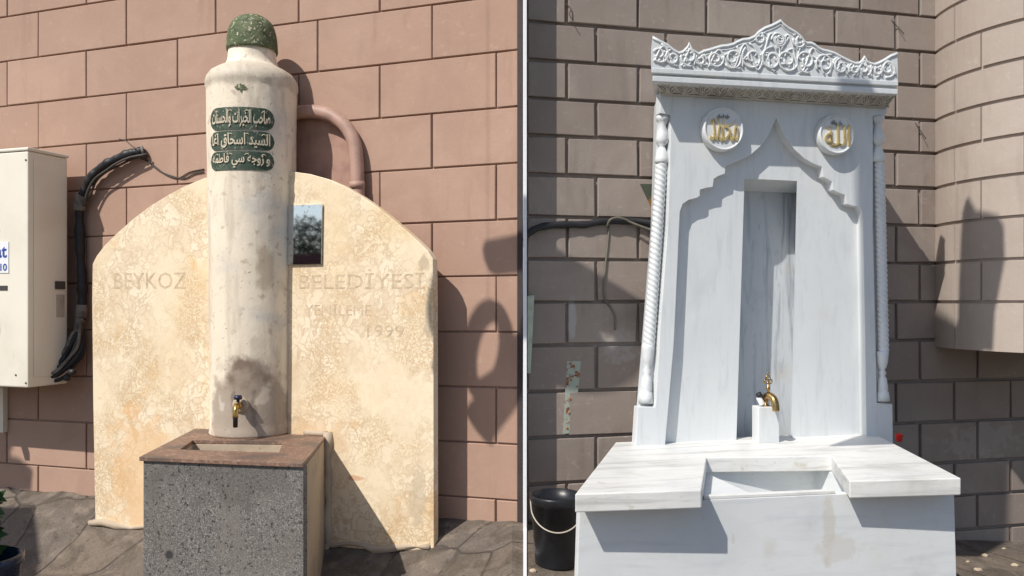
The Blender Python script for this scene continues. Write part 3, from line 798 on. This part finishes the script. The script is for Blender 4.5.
n.blob(rel(355,478), .035, (.55,.24,.10), .6, (.7,.2,2.4), ns=30, nk=.6)
n.blob(rel(275,375), .12, (.50,.34,.20), .3, (.6,.2,.6), ns=12, nk=1)
n.bump(n.noise(8, det=3), .15, .01); n.bump(n.noise(140), .2, .003)
M['slab'] = n.done()
mb.build('slab', M['slab'], sb, bevel=.003)
def engrave(s, x0, y0, x1, y1, name='inscription'):
    vs, fs = text(s, .02, -.004, 2)
    a = PL(x0, y1); b = PL(x1, y0)
    mm = MB(); mm.add([(a[0]+(b[0]-a[0])*v[0], -WS-.0012*(1-v[1])+.0004, a[1]+(b[1]-a[1])*v[2]) for v in vs], fs); mm.build(name, M['engrave'], sb)
engrave('BEYKOZ', 114, 272, 186, 289)
engrave('BELEDİYESİ', 299, 268, 424, 289)
engrave('YENİLEME', 305, 301, 371, 315)
engrave('1999', 367, 325, 404, 337)
# cement fillet at the foot of the slab
mb = MB(); pts = []
for i in range(26):
    px = 90+i*13.6
    p = L.w(px, 400, WS+.0)
    wx, wy, _ = L.world((p[0], -WS, 0)); gz_ = gz(wx, wy)
    pts.append((p[0], -WS-.0, gz_+.012+.010*math.sin(i*1.7)))
mb.tube(pts, lambda t: .015+.007*math.sin(t*31)+.005*math.sin(t*83), 7); mb.build('mortar_foot', M['cement'], sb)
# glossy plaque
qa, qb = PL(292, 205), PL(324, 264)
mq = MB(); mq.plate([PL(288,206), PL(323.5,204.5), PL(322.5,264), PL(288,265)], -WS-.012, -WS-.001)
o = mq.build('plaque', M['mirror'], base=(qa[0], -WS, qb[1]), fr=L, bevel=.001)
tag(o, 'small dark mirror-like glass plate on the slab right of the column', 'plate')

# basin box
zbx = L.w(326, 436, WS)[2]
print('box top', zbx)
def ZL(px, py, z=None): return L.zp(px, py, zbx if z is None else z)[:2]
bFL, bFR, bBR, bBL = ZL(139,457), ZL(303,463.5), ZL(326,436), ZL(184,431.5)
bBR = (bBR[0], -WS-.002); bBL = (ZL(181,431.5)[0], -WS-.002)
print('box', bFL, bFR, bBR, bBL)
bx0 = ((bFL[0]+bFR[0])/2, (bFL[1]+bBR[1])/2, -.15)
box = thing('stone_basin', bx0, L, 'square speckled grey stone basin with brown rim at the foot of the old column', 'basin')
# top with a rectangular well: four strips
oL_, oR_ = ZL(180,449.5), ZL(279,452.5)     # well front corners
wL, wR = ZL(193,440), ZL(283,441)
tt = .016
def q4(a, b, c, d, z0_, z1, name, mat, par, bev=.003):
    m = MB(); m.slab([a, b, c, d], z0_, z1); return m.build(name, mat, par, bevel=bev)
mb = MB()
oo = [bFL, bFR, bBR, bBL]; ii = [oL_, oR_, wR, wL]
vs = [(p[0], p[1], zbx) for p in oo+ii]+[(p[0], p[1], zbx-tt) for p in oo+ii]
fs = []
for i in range(4):
    j = (i+1) % 4
    fs += [(i, j, 4+j, 4+i), (8+i, 12+i, 12+j, 8+j), (i, 8+i, 8+j, j), (4+i, 4+j, 12+j, 12+i)]
mb.add(vs, fs); mb.build('rim', M['gtop'], box, bevel=.002)
def ins(p, dx, dy): return (p[0]+dx, p[1]+dy)
cFL, cFR, cBR, cBL = ins(bFL,.010,.012), ins(bFR,-.006,.012), ins(bBR,-.004,0), ins(bBL,.01,0)
n = M['_gran']
c1 = L.w(166, 556, -bFL[1]-.01)
n.blob((c1[0]-bx0[0], cFL[1]-bx0[1], c1[2]+.15), .022, (.03,.03,.035), .9, (1,.1,1), ns=30, nk=.25)
M['gran'] = n.done()
mb = MB(); mb.slab([cFL, cFR, ins(cFR,.0,.028), ins(cFL,.0,.028)], -.5, zbx-tt-.001); mb.build('front_slab', M['gran'], box, bevel=.002)
mb = MB()
c2 = [ins(cFL,.006,.030), ins(cFR,-.004,.030), cBR, cBL]
vs = [(p[0], p[1], zbx-tt-.002) for p in c2+ii]+[(p[0], p[1], -.5) for p in c2]+[(p[0], p[1], zbx-.16) for p in ii]
fs = []
for i in range(4):
    j = (i+1) % 4; fs += [(i, j, 4+j, 4+i), (i, 8+i, 8+j, j), (4+i, 4+j, 12+j, 12+i)]
fs += [(12,13,14,15)]
mb.add(vs, fs); mb.build('body', M['cement'], box, bevel=.003)
# mortar bead between basin and slab
mb = MB(); mb.tube([(bBR[0]+.012+.004*math.sin(i*2), -WS-.004, zbx+.02-i*.045) for i in range(14)], lambda t: .020+.005*math.sin(t*20), 8)
mb.tube([(bBR[0]-.03*i+.01, -WS-.002, zbx+.01) for i in range(5)], .014, 8); mb.build('mortar_bead', M['cement'], box)

# column
CW = WS+.004
ca = L.w(252.3, 300, CW); cxl, cyl = ca[0], ca[1]
kc = L.mpp(250.5, CW)
def zc(py): return H-(py-CY)*kc
rc = lambda p: p*kc*.985
col = thing('stone_column', (cxl, cyl, zbx), L, 'weathered round cream stone column with green capped top and three green script panels', 'column')
n = M['_col']
FA = .63
def relc(px, py):
    ph = FA+math.asin(max(-1, min(1, (px-250.5)/43))); return (rc(42)*math.sin(ph), -rc(42)*math.cos(ph), zc(py)-zbx)
tapx = relc(236, 404)
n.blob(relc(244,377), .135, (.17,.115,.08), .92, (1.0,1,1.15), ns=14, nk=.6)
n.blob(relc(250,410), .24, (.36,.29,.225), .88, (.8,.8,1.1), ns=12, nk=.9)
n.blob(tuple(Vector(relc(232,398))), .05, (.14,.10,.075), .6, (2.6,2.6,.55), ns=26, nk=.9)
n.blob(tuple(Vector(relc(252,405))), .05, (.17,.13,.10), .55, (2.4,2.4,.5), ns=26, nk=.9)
n.layer(70, (.12,.09,.07), .66, .72, .7)
n.blob(relc(262,392), .05, (.60,.52,.42), .8, (1,1,1.2), ns=22, nk=1.2)
n.blob(relc(220,398), .035, (.60,.53,.44), .8, (1.2,1.2,1), ns=22, nk=1.2)
n.blob(relc(263,268), .075, (.42,.31,.21), .55, (1.6,1.6,.55), ns=14, nk=.8)
n.blob((0, 0, zc(80)-zbx), .13, (.34,.30,.24), .42, (.15,.15,1.6), ns=10, nk=1.3)
n.bump(n.noise(14, det=4), .3, .008); n.bump(n.noise(90), .3, .003)
M['col'] = n.done()
prof = [(rc(41), zbx-.0), (rc(41.5), zbx+.01), (rc(40.5), zc(425)), (rc(40.8), zc(380)), (rc(41.3), zc(300)), (rc(42.3), zc(220)), (rc(43.6), zc(140)), (rc(44.2), zc(96)), (rc(44.2), zc(92)), (rc(45.3), zc(89.2)), (rc(45.3), zc(85.5)), (rc(44.0), zc(81)), (rc(40.5), zc(76)), (rc(34.5), zc(72)), (rc(28.5), zc(69)), (rc(25.5), zc(66)), (rc(24), zc(62)), (rc(23.3), zc(56)), (rc(23), zc(46)), (.0005, zc(46))]
fine = []
for (a, b), (c_, d) in zip(prof[:-1], prof[1:]):
    m_ = max(1, int(abs(d-b)/.03)); fine += [(a+(c_-a)*i/m_, b+(d-b)*i/m_) for i in range(m_)]
fine.append(prof[-1])
mb = MB(); mb.lathe(fine, (cxl, cyl, 0), n=72)
mb.v = [(cxl+(x-cxl)*(1+.010*mnoise.noise(Vector((x*5, y*5, z*5)))), cyl+(y-cyl)*(1+.010*mnoise.noise(Vector((x*5, y*5, z*5)))), z) for x, y, z in mb.v]
mb.build('shaft', M['col'], col)
mb = MB(); capc = (cxl+.0, cyl, 0)
cp = [(rc(23.4), zc(52.5)), (rc(24.8), zc(52.5)), (rc(25.2), zc(50)), (rc(24.9), zc(45)), (rc(24.4), zc(39)), (rc(23.4), zc(33)), (rc(21.8), zc(28)), (rc(19.2), zc(23.5)), (rc(15.5), zc(20)), (rc(11), zc(17.6)), (rc(5.5), zc(16.3)), (.0005, zc(16))]
mb.lathe(cp, capc, n=48)
mb.v = [(x, y, z+.007*mnoise.noise(Vector((x*14, y*14, z*14)))) for x, y, z in mb.v]
mb.build('cap', M['green'], col)
def rcol(z):
    for (a, b), (c_, d) in zip(prof[:-1], prof[1:]):
        if b <= z <= d: return a+(c_-a)*(z-b)/(d-b+1e-9)
    return rc(42)
def onc(ph, z, lift): r = rcol(z)*1.008+lift; return (cxl+r*math.sin(ph), cyl-r*math.cos(ph), z)
PH0, PH1 = math.radians(-25), math.radians(64)
kf = L.mpp(250, CW+.15)
def zf(py): return H-(py-CY)*kf
rows = [(108, 131.0, 'صاحب الخيرات والحسنات'), (131.6, 151, 'السيد اسحاق اغا'), (151.6, 171, 'و زوجه سي فاطمه')]
for (ya, yb, s) in rows:
    z1, z0_ = zf(ya+.6), zf(yb-.3); hz_ = (z1-z0_)/2; zm = (z0_+z1)/2; rr = rc(43)
    wid = (PH1-PH0)*rr
    nx = 48; mb = MB(); vs = []; fs = []
    for i in range(nx+1):
        s_ = -wid/2+wid*i/nx; e = max(0, abs(s_)-(wid/2-hz_)); hh_ = math.sqrt(max(0, hz_**2-e**2))
        for t in (-1, 1):
            z = zm+t*hh_; vs.append(onc((PH0+PH1)/2+s_/rr, z, .0015))
    fs = [(2*i, 2*i+2, 2*i+3, 2*i+1) for i in range(nx)]
    mb.add(vs, fs, True); cart = mb.build('script_panel', M['cart'], col)
    mb = MB()
    tv, tf = text(shape(s), .05, .014)
    mb.add([onc((PH0+PH1)/2+(-wid/2+wid*(.07+.86*v[0]))/rr, zm+hz_*(-.80+1.6*v[2]), .0045*(1-v[1])+.001) for v in tv], tf)
    for i in range(0, 7, 2):   # long calligraphic strokes and vowel marks
        f = (i+.5)/7; zz = zm+hz_*rs.uniform(-.5, .3); ln_ = hz_*rs.uniform(.5, .9); pc = (PH0+PH1)/2+(-wid/2+wid*(.1+.8*f))/rr
        if i % 2: mb.tube([onc(pc, zz-.3*ln_, .003), onc(pc+.01, zz+.2*ln_, .003), onc(pc-.004, min(zz+ln_, zm+hz_*.8), .003)], .0022, 5)
        else: mb.tube([onc(pc-.05+.1*t, zm+hz_*(.55+.18*math.sin(t*PI)), .003) for t in (0,.25,.5,.75,1)], .0018, 5)
    mb.build('script', M['cream'], cart)
# leaf emblem above the panels
mb = MB()
ec, ez = math.asin(max(-1, min(1, (240-250.5)/44)))+FA, zf(88)
for a in (-70, -35, 0, 35, 70):
    a = math.radians(a); r_ = .030; pts = []
    for t, w_ in ((0,.0),(.4,.0065),(.7,.006),(1,.0)):
        for sg in (-1, 1):
            x = math.sin(a)*r_*t+sg*w_*math.cos(a); z = math.cos(a)*r_*t*.8-sg*w_*math.sin(a); pts.append(onc(ec+x/rc(44), ez-.012+z, .003))
    mb.add(pts, [(0,2,3,1),(2,4,5,3),(4,6,7,5)])
mb.add([onc(ec+x/rc(44), ez+z, .003) for x, z in ((-.006,-.012),(.006,-.012),(.001,-.032))], [(0,1,2)])
mb.build('leaf_emblem', M['green'], col)
# left tap
tph = math.asin((240-250.5)/40.0)+FA
tzz = zf(404); tc = Vector(onc(tph, tzz, 0)); dv = (tc-Vector((cxl, cyl, tzz))).normalized()
tp = thing('brass_tap', tuple(tc), L, 'old brass tap with dark handle sticking out low on the weathered column', 'tap')
qz = Vector((0,0,1)).rotation_difference(dv).to_matrix()
mb = MB(); mb.lathe([(.034,-.006),(.036,.004),(.030,.009),(.0005,.010)], tuple(tc), n=24, tilt=qz); mb.build('wall_collar', M['cement'], tp)
mb = MB(); mb.lathe([(.012,.0),(.012,.03),(.016,.032),(.016,.048),(.011,.05),(.0005,.05)], tuple(tc), n=16, tilt=qz)
e_ = tc+dv*.045
mb.tube(smooth_path([e_-dv*.02, e_+dv*.012+Vector((0,0,.0)), e_+dv*.030+Vector((0,0,-.015)), e_+dv*.034+Vector((0,0,-.045))], 5), .0125, 12); mb.build('tap_body', M['obrass'], tp)
mb = MB(); mb.lathe([(.007,0),(.007,.02),(.017,.022),(.019,.030),(.015,.040),(.0005,.042)], tuple(e_+Vector((0,0,.006))-dv*.006), n=16); mb.build('tap_handle', M['darkcap'], tp)
mb = MB(); mb.lathe([(.010,-.045),(.011,-.0),(.0105,.006)], tuple(e_+dv*.034+Vector((0,0,-.045))), n=14); mb.build('nozzle', M['black'], tp)

# ------------------------------------------------ on the left wall
# air conditioner outdoor unit
acw, acd = .34, .24
a0, a1 = L.w(24.5, 148.5, acw), L.w(30, 388, acw)
xr = (a0[0]+a1[0])/2+.005; ztop, zbot = a0[2], a1[2]
xl_ = xr-.86
ac = thing('air_conditioner', ((xl_+xr)/2, -acw+acd/2, zbot), L, 'cream outdoor air conditioner unit hung on the pink wall at far left', 'air conditioner')
mb = MB(); mb.box(xl_, xr, -acw, -acw+acd, zbot, ztop-.012); mb.build('casing', M['ac'], ac, bevel=.008)
mb = MB(); mb.box(xl_-.006, xr+.006, -acw-.006, -acw+acd+.006, ztop-.011, ztop+.006); mb.build('top_cover', M['ac'], ac, bevel=.006)
mb = MB(); mb.box(xr+.0005, xr+.004, -acw+.03, -acw+acd-.018, zbot+.05, ztop-.045); pn = mb.build('side_panel', M['ac'], ac, bevel=.002)
mb = MB(); hzc = L.w(57, 285, acw-.17)[2]; mb.box(xr+.0045, xr+.012, -acw+.155, -acw+.215, hzc-.022, hzc+.020); mb.build('grip', M['acdark'], pn, bevel=.002)
mb = MB(); mb.box(xr+.0045, xr+.006, -acw+.165, -acw+.215, hzc-.17, hzc-.05); mb.build('rating_label', M['greylabel'], pn)
mb = MB(); sl = L.w(4, 288, acw); mb.box(sl[0]-.10, sl[0]+.025, -acw-.003, -acw-.0005, sl[2]-.012, sl[2]+.012); mb.build('slot', M['acdark'], ac)
mb = MB()
fc = (xl_+.30, zbot+.52)
for r in (.05,.10,.15,.20,.25): mb.tube([(fc[0]+r*math.cos(t), -acw-.006, fc[1]+r*math.sin(t)) for t in [j*2*PI/40 for j in range(40)]], .004, 6, closed=True)
mb.build('fan_grille', M['acdark'], ac)
lb0, lb1 = L.w(-34, 243, acw), L.w(9, 273, acw)
mb = MB(); mb.box(lb0[0], lb1[0], -acw-.0035, -acw-.0005, lb1[2], lb0[2]); lab = mb.build('sticker', M['label'], ac)
def stick(s, x0, y0, x1, y1, off=.02):
    tv, tf = text(s, .02, off); a = L.w(x0, y1, acw); b = L.w(x1, y0, acw)
    m = MB(); m.add([(a[0]+(b[0]-a[0])*v[0], -acw-.0036-.001*(1-v[1]), a[2]+(b[2]-a[2])*v[2]) for v in tv], tf); m.build('lettering', M['blue'], lab)
stick('at', -3.5, 246.5, 7.5, 258); stick('10', 1, 263.5, 7.6, 271)
for i in range(3): mb = MB(); p = L.w((16,26,26)[i], (375,383,160)[i], acw); mb.lathe([(.005,0),(.005,.003),(.0005,.004)], (p[0], -acw, p[2]), n=8, axis='y'); mb.build('screw', M['acdark'], ac)
mb = MB(); 
for xx in (xl_+.12, xr-.56):
    mb = MB(); mb.box(xx, xx+.035, -acw-.02, -.015, zbot-.045, zbot-.006); mb.box(xx+.001, xx+.034, -.045, -.016, zbot-.30, zbot-.046); mb.build('wall_bracket', M['ac'], ac)
# pipe bundle
pb = thing('pipe_bundle', L.w(80, 260, .03), L, 'bundle of black insulated air conditioner pipes curving down the pink wall', 'pipe bundle')
main = [(144,151,.03),(138,152,.045),(128,154.5,.055),(115,160,.06),(103,167,.06),(93,176,.06),(86,188,.06),(80,203,.055),(79.5,225,.05),(80.5,255,.05),(82,285,.05),(82,305,.055),(81,320,.06)]
def path(pts, dx=0, dy=0, dw=0): return smooth_path([L.w(x+dx, y+dy, w+dw) for x, y, w in pts], 8)
mb = MB(); pth = path(main); mb.tube(pth, lambda t: .024+.003*math.sin(t*47)+.002*math.sin(t*113), 12); mb.build('insulated_pipe', M['black'], pb)
mb = MB()
for i, (dx, dy, dw) in enumerate(((3,4,.015),(-3,-3,.012),(5,6,-.01))):
    mb.tube(path([(x+dx*.8+1.3*math.sin(j*2+i), y+dy*.8, w+dw) for j, (x, y, w) in enumerate(main[:8])]), .0065, 7)
mb.build('cable', M['wire'], pb)
for (i0, i1, r) in ((52,60,.031),(88,95,.029),(0,5,.029)): mb = MB(); mb.tube(pth[i0:i1], r, 12); mb.build('wrapping', M['tape'], pb)
lower = [(81,318,.06),(79,330,.07),(74,341,.09),(68,351,.11),(61,360,.14),(52,366,.17),(43,368.5,.20),(37,368,.22)]
for i, (dx, dy, dw, r, mt) in enumerate(((0,0,0,.016,'black'),(4,2,.0,.012,'wire'),(-3,-3,.01,.010,'tape'),(6,8,.0,.013,'black'),(2,6,.02,.008,'tape'),(8,13,-.01,.010,'black'))):
    mb = MB(); mb.tube(path([(x+dx*min(1, j/2)+1.2*math.sin(j*1.9+i), y+dy*min(1, j/2), w+dw) for j, (x, y, w) in enumerate(lower)]), r, 9); mb.build('pipe_end', M[mt], pb)
mb = MB(); q = path([(81,312,.058),(80,322,.064),(78,332,.072)]); mb.tube(q, .0235, 12); mb.build('wrapping', M['tape'], pb)
for (x, y) in ((48,372),(58,372),(66,378),(72,372)): mb = MB(); p = L.w(x, y, .16); mb.lathe([(.008,-.02),(.014,-.018),(.016,0),(.014,.018),(.008,.02)], p, n=12, axis='x'); mb.build('valve', M['iron'], pb)
mb = MB(); q = smooth_path([L.w(x, y, w) for x, y, w in ((139,151,.06),(132,146,.07),(126,141,.07),(119,139,.07))], 5); mb.tube(q, .003, 6); mb.build('cable', M['wire'], pb)
for k_, pts in enumerate((((142,154),(150,163),(160,171),(172,176),(184,178.5),(194,174),(204,172)), ((140,158),(152,164),(165,174),(178,178),(190,172),(204,169)))):
    mb = MB(); q = smooth_path([L.w(x, y, .018) for x, y in pts], 6); mb.tube(q, .0030, 6)
    o = mb.build('thin_wire', M['wire'], base=tuple(q[0]), fr=L); tag(o, ('thin dark wire sagging lower from the pipe bundle to the column', 'thin dark wire running higher from the pipe bundle to the column')[k_], 'wire')
# curved painted pipe
pi_ = thing('curved_pipe', L.w(355, 190, .04), L, 'pink painted pipe bending down behind the slab right of the column', 'pipe')
pts = [(270,121),(285,115),(298,112.5),(312,111.5),(325,113.5),(337,119),(346,127),(352,137),(355.5,149),(357,165),(357.5,182),(358,200),(358,240)]
mb = MB(); mb.tube(smooth_path([L.w(x, y, .055) for x, y in pts], 6), .0325, 18); mb.build('pipe', M['pipe'], pi_)
mb = MB(); mb.tube([L.w(357.2, 182, .055), L.w(357.5, 189, .055)], .037, 18); mb.build('collar', M['pipe'], pi_)
# plaster patch inside the bend
mb = MB(); mb.plate([PL(262,120,.01), PL(300,119,.01), PL(330,121,.01), PL(345,133,.01), PL(352,160,.01), PL(368,205,.01), PL(362,240,.01), PL(262,240,.01)], -.0165, -.004)
o = mb.build('plaster_patch', M['plaster'], parent=None, base=PL(300,180,.01)[0:1]+(-.01,)+PL(300,180,.01)[1:], fr=L)
b0 = Vector(o['_b'])
o.parent = oL; o.matrix_parent_inverse = Matrix.Identity(4); o.location = tuple(b0-Vector(oL['_b'])); o.rotation_euler = (0,0,0)

# potted shrub at the left edge
px_, pd = 2, 2.85; x_ = (px_-18-CX)/F*pd
gp = gz(x_, pd)
sh = thing('potted_shrub', (x_, pd, gp), W, 'leafy shrub in a dark blue pot at the bottom left edge', 'potted plant')
zr = H-(556-CY)*pd/F
hp = max(.1, zr-gp)
mb = MB(); mb.lathe([(.0005,0),(.07,0),(.075,.01),(.115,hp*.9),(.125,hp*.92),(.125,hp),(.112,hp),(.108,hp*.85),(.0005,hp*.85)], (x_, pd, gp), n=40); mb.build('pot', M['pot'], sh)
mb = MB(); mb.lathe([(.0005,hp*.86),(.10,hp*.87),(.0005,hp*.9)], (x_, pd, gp), n=24); mb.build('soil', M['soil'], sh)
rs = random.Random(5)
stems = MB(); lv = MB()
for i in range(16):
    a = rs.uniform(0, 2*PI); sp_ = rs.uniform(.04, .30); hgt = rs.uniform(.15, .55)
    end = Vector((x_-.16+sp_*math.cos(a)*.75, pd+sp_*math.sin(a), gp+hp+hgt))
    end.x -= .12
    q = smooth_path([(x_, pd, gp+hp*.85), (x_*.6+end.x*.4, pd*.6+end.y*.4, gp+hp+hgt*.5), end], 6); stems.tube(q, .004, 5)
    for j in range(240):
        p = q[rs.randrange(3, len(q))]+Vector([rs.gauss(0, .045) for _ in range(3)])
        if p.x/p.y*F+CX > (1 if rs.random() < .002 else -16): continue
        d = Vector([rs.gauss(0,1) for _ in range(3)]).normalized(); e = d.cross(Vector([rs.gauss(0,1) for _ in range(3)])).normalized(); l = rs.uniform(.055, .095)
        lv.add([p, p+d*l*.5+e*l*.26, p+d*l, p+d*l*.5-e*l*.26], [(0,1,2,3)])
stems.build('stems', M['soil'], sh); lv.build('foliage', M['leaf'], sh)
# fallen leaves
for i, (px, py) in enumerate(((122,566),(244,563),(52,516))):
    y = 3.4
    for _ in range(6):
        x = (px-CX)/F*y; y = (H-gz(x, y))*F/(py-CY)
    z = gz(x, y)+.006
    mb = MB(); l = .022; a = i*1.1
    mb.add([(x-l*math.cos(a), y-l*math.sin(a), z), (x+.35*l*math.sin(a), y-.35*l*math.cos(a), z+.006), (x+l*math.cos(a), y+l*math.sin(a), z+.002), (x-.35*l*math.sin(a), y+.35*l*math.cos(a), z+.008)], [(0,1,2,3)])
    o = mb.build('fallen_leaf', M['rust'], base=(x, y, z))
    tag(o, ('dry brown leaf on the paving left of the grey basin', 'dry brown leaf by the right foot of the grey basin', 'dry brown leaf near the pink wall at lower left')[i], 'leaf')

# ================================================================== SURROUNDINGS AND ADDED SHADE CASTERS OUT OF THE FRAME
SUN_AZ, SUN_EL = math.radians(43), math.radians(47)
ldir = Vector((math.sin(SUN_AZ)*math.cos(SUN_EL), math.cos(SUN_AZ)*math.cos(SUN_EL), -math.sin(SUN_EL)))
# opposite side of the street: a long dark red wall with trees behind it
mb = MB(); mb.box(-60, 14, -24, -23.6, -.5, 3.6)
o = mb.build('street_wall', M['farwall'], base=(-6, -24, 0)); tag(o, 'long dark red wall across the street, seen in the glass plate', 'wall')
for i in range(9):
    x = -58+i*5.2; mb = MB(); rs2 = random.Random(40+i)
    tr = thing('street_tree', (x, -26, 0), W, 'dark leafy tree across the street', 'tree', 'trees across the street')
    mb.tube([(x, -26, 0), (x+.1, -26, 1.5), (x, -26, 4.5)], lambda t: .16-.08*t, 8); mb.build('trunk', M['soil'], tr)
    mb = MB()
    for j in range(2600):
        v = Vector([rs2.gauss(0,1) for _ in range(3)]).normalized()*rs2.random()**.33
        p = Vector((x+v.x*3.3, -26+v.y*1.6, 4.2+v.z*1.7+.25*math.sin(x*2+v.x*4)))
        d = Vector([rs2.gauss(0,1) for _ in range(3)]).normalized(); e = d.cross(Vector((rs2.random(),.3,1))).normalized(); l = .24
        mb.add([p, p+d*l*.5+e*l*.4, p+d*l, p+d*l*.5-e*l*.4], [(0,1,2,3)])
    mb.build('crown', M['leaf_far'], tr)

# iron rings and arms added out of view to cast looped wall shadows
def hang(target, t, lab, sc=1.0, rot=0):
    P0 = Vector(target)-ldir*t
    nrm = Vector((-.310, -.951, 0)) if target[0] < 0 else Vector((.2205, -.9754, 0))
    o = thing('shade_ironwork', tuple(P0), W, lab, 'ironwork', 'added ironwork hung to cast shade')
    ex = Vector((math.cos(rot), 0, math.sin(rot))); ez = Vector((-math.sin(rot), 0, math.cos(rot)))
    def q(a, b): return P0+(ex*a+ez*b)*sc
    mb = MB()
    mb.tube([q(.10*math.cos(s), .02+.165*math.sin(s)) for s in [j*2*PI/30 for j in range(30)]], .031*sc, 8, closed=True); mb.build('ring', M['iron'], o)
    mb = MB(); mb.tube(smooth_path([q(-.05,-.27), q(-.02,-.24), q(.08,-.18), q(.25,-.06), q(.45,.10)], 6), lambda t_: sc*(.062-.02*t_), 8)
    mb.tube(smooth_path([q(-.02,-.14), q(.08,-.12), q(.2,-.02)], 5), .04*sc, 8); mb.build('arm', M['iron'], o)
    mb = MB(); mb.tube([q(0,.19), q(0,.19)+Vector((0,0,2.2))], .0015, 5); mb.build('hanger', M['iron'], o)
    return P0
tl = L.world(L.w(490, 360, 0)); h1 = hang(tl, 2.6, 'added unseen black iron shade-casting ring and arm hung above the left fountain', 1.12)
tr_ = R.world(R.w(592, 352, 0)); h2 = hang(tr_, 2.7, 'added unseen black iron shade-casting ring and arm hung above the marble fountain', 1.25, 2.2)
def bayp(px, py):
    rx = (px-CX)/F; A = rx*rx+1; B = -2*(rx*2.75+3.95); C = 2.75**2+3.95**2-.62**2
    d = (-B-math.sqrt(max(0, B*B-4*A*C)))/(2*A); return Vector((rx*d, d, H-(py-CY)*d/F))
def groundp(px, py):
    y = 3.0
    for _ in range(12): y = (H-gz((px-CX)/F*y, y))*F/(py-CY)
    return Vector(((px-CX)/F*y, y, gz((px-CX)/F*y, y)))
def blocker(pts, T_, lab):  # unseen sheet added to cast shade, outline projected back along the sun
    mb = MB()
    for P_ in (pts if isinstance(pts[0], list) else [pts]):
        A_ = [tuple(Vector(p)-ldir*T_) for p in P_]; B_ = [tuple(Vector(p)-ldir*T_+Vector((-.003,.012,0))) for p in P_]
        mb.loft(A_, B_)
    o = mb.build('shade_blocker', M['farwall'], base=A_[0]); tag(o, lab, 'blocker')
wr = lambda x, y: Vector(R.world(R.w(x, y, 0)))
wl = lambda x, y: Vector(L.world(L.w(x, y, 0)))
blocker([wr(911,312), wr(935,312), wr(950,345), wr(1012,470), wr(1006,640), wr(911,640)], 4.3, 'added unseen large dark red shade cloth hung high over the pavement above the marble fountain')
blocker([bayp(*p) for p in ((959,351),(961,280),(964,214),(968.6,197),(976,210),(998,215),(1004,226),(1005,260),(995,312),(993,352))], 2.8, 'added unseen narrow dark red sheet cut to shade the bay, above the marble fountain')
blocker([[wl(-60,420), wl(17,421), wl(15,434), wl(17,448), wl(12,460), wl(24,463), wl(36,473), wl(34,494), wl(-60,494)], [groundp(-90,490), groundp(34,494), groundp(32,526), groundp(61,536), groundp(82,557), groundp(88,580), groundp(88,640), groundp(-120,640)]], 3.6, 'added unseen dark red shade cloth hung over the pavement left of the stone basin')
# ================================================================== LIGHT, SKY, CAMERA
w = bpy.data.worlds.new('World'); S.world = w; w.use_nodes = True
bg = w.node_tree.nodes['Background']; sk = w.node_tree.nodes.new('ShaderNodeTexSky')
sk.sky_type = 'NISHITA'; sk.sun_disc = False; sk.sun_elevation = SUN_EL; sk.sun_rotation = PI+SUN_AZ
sk.air_density = 1.0; sk.dust_density = 1.0
w.node_tree.links.new(sk.outputs[0], bg.inputs[0]); bg.inputs[1].default_value = .122
sd = bpy.data.lights.new('sun', 'SUN'); sd.energy = 4.6; sd.angle = math.radians(.5); sd.color = (1, .95, .88)
so = bpy.data.objects.new('sun', sd); COL.objects.link(so); so.rotation_euler = ldir.to_track_quat('-Z', 'Y').to_euler(); so.location = (-4, -4, 6)
cd = bpy.data.cameras.new('camera'); cd.sensor_width = 36; cd.lens = 36*F/1024; cd.shift_y = 12/1024
co = bpy.data.objects.new('camera', cd); COL.objects.link(co); co.location = (0, 0, H); co.rotation_euler = (PI/2, 0, 0)
cd.clip_start = .05; cd.clip_end = 500; S.camera = co
S.view_settings.view_transform = 'Standard'; S.view_settings.look = 'None'; S.view_settings.exposure = 0; S.view_settings.gamma = 1
for o in bpy.data.objects:
    if '_b' in o: del o['_b']
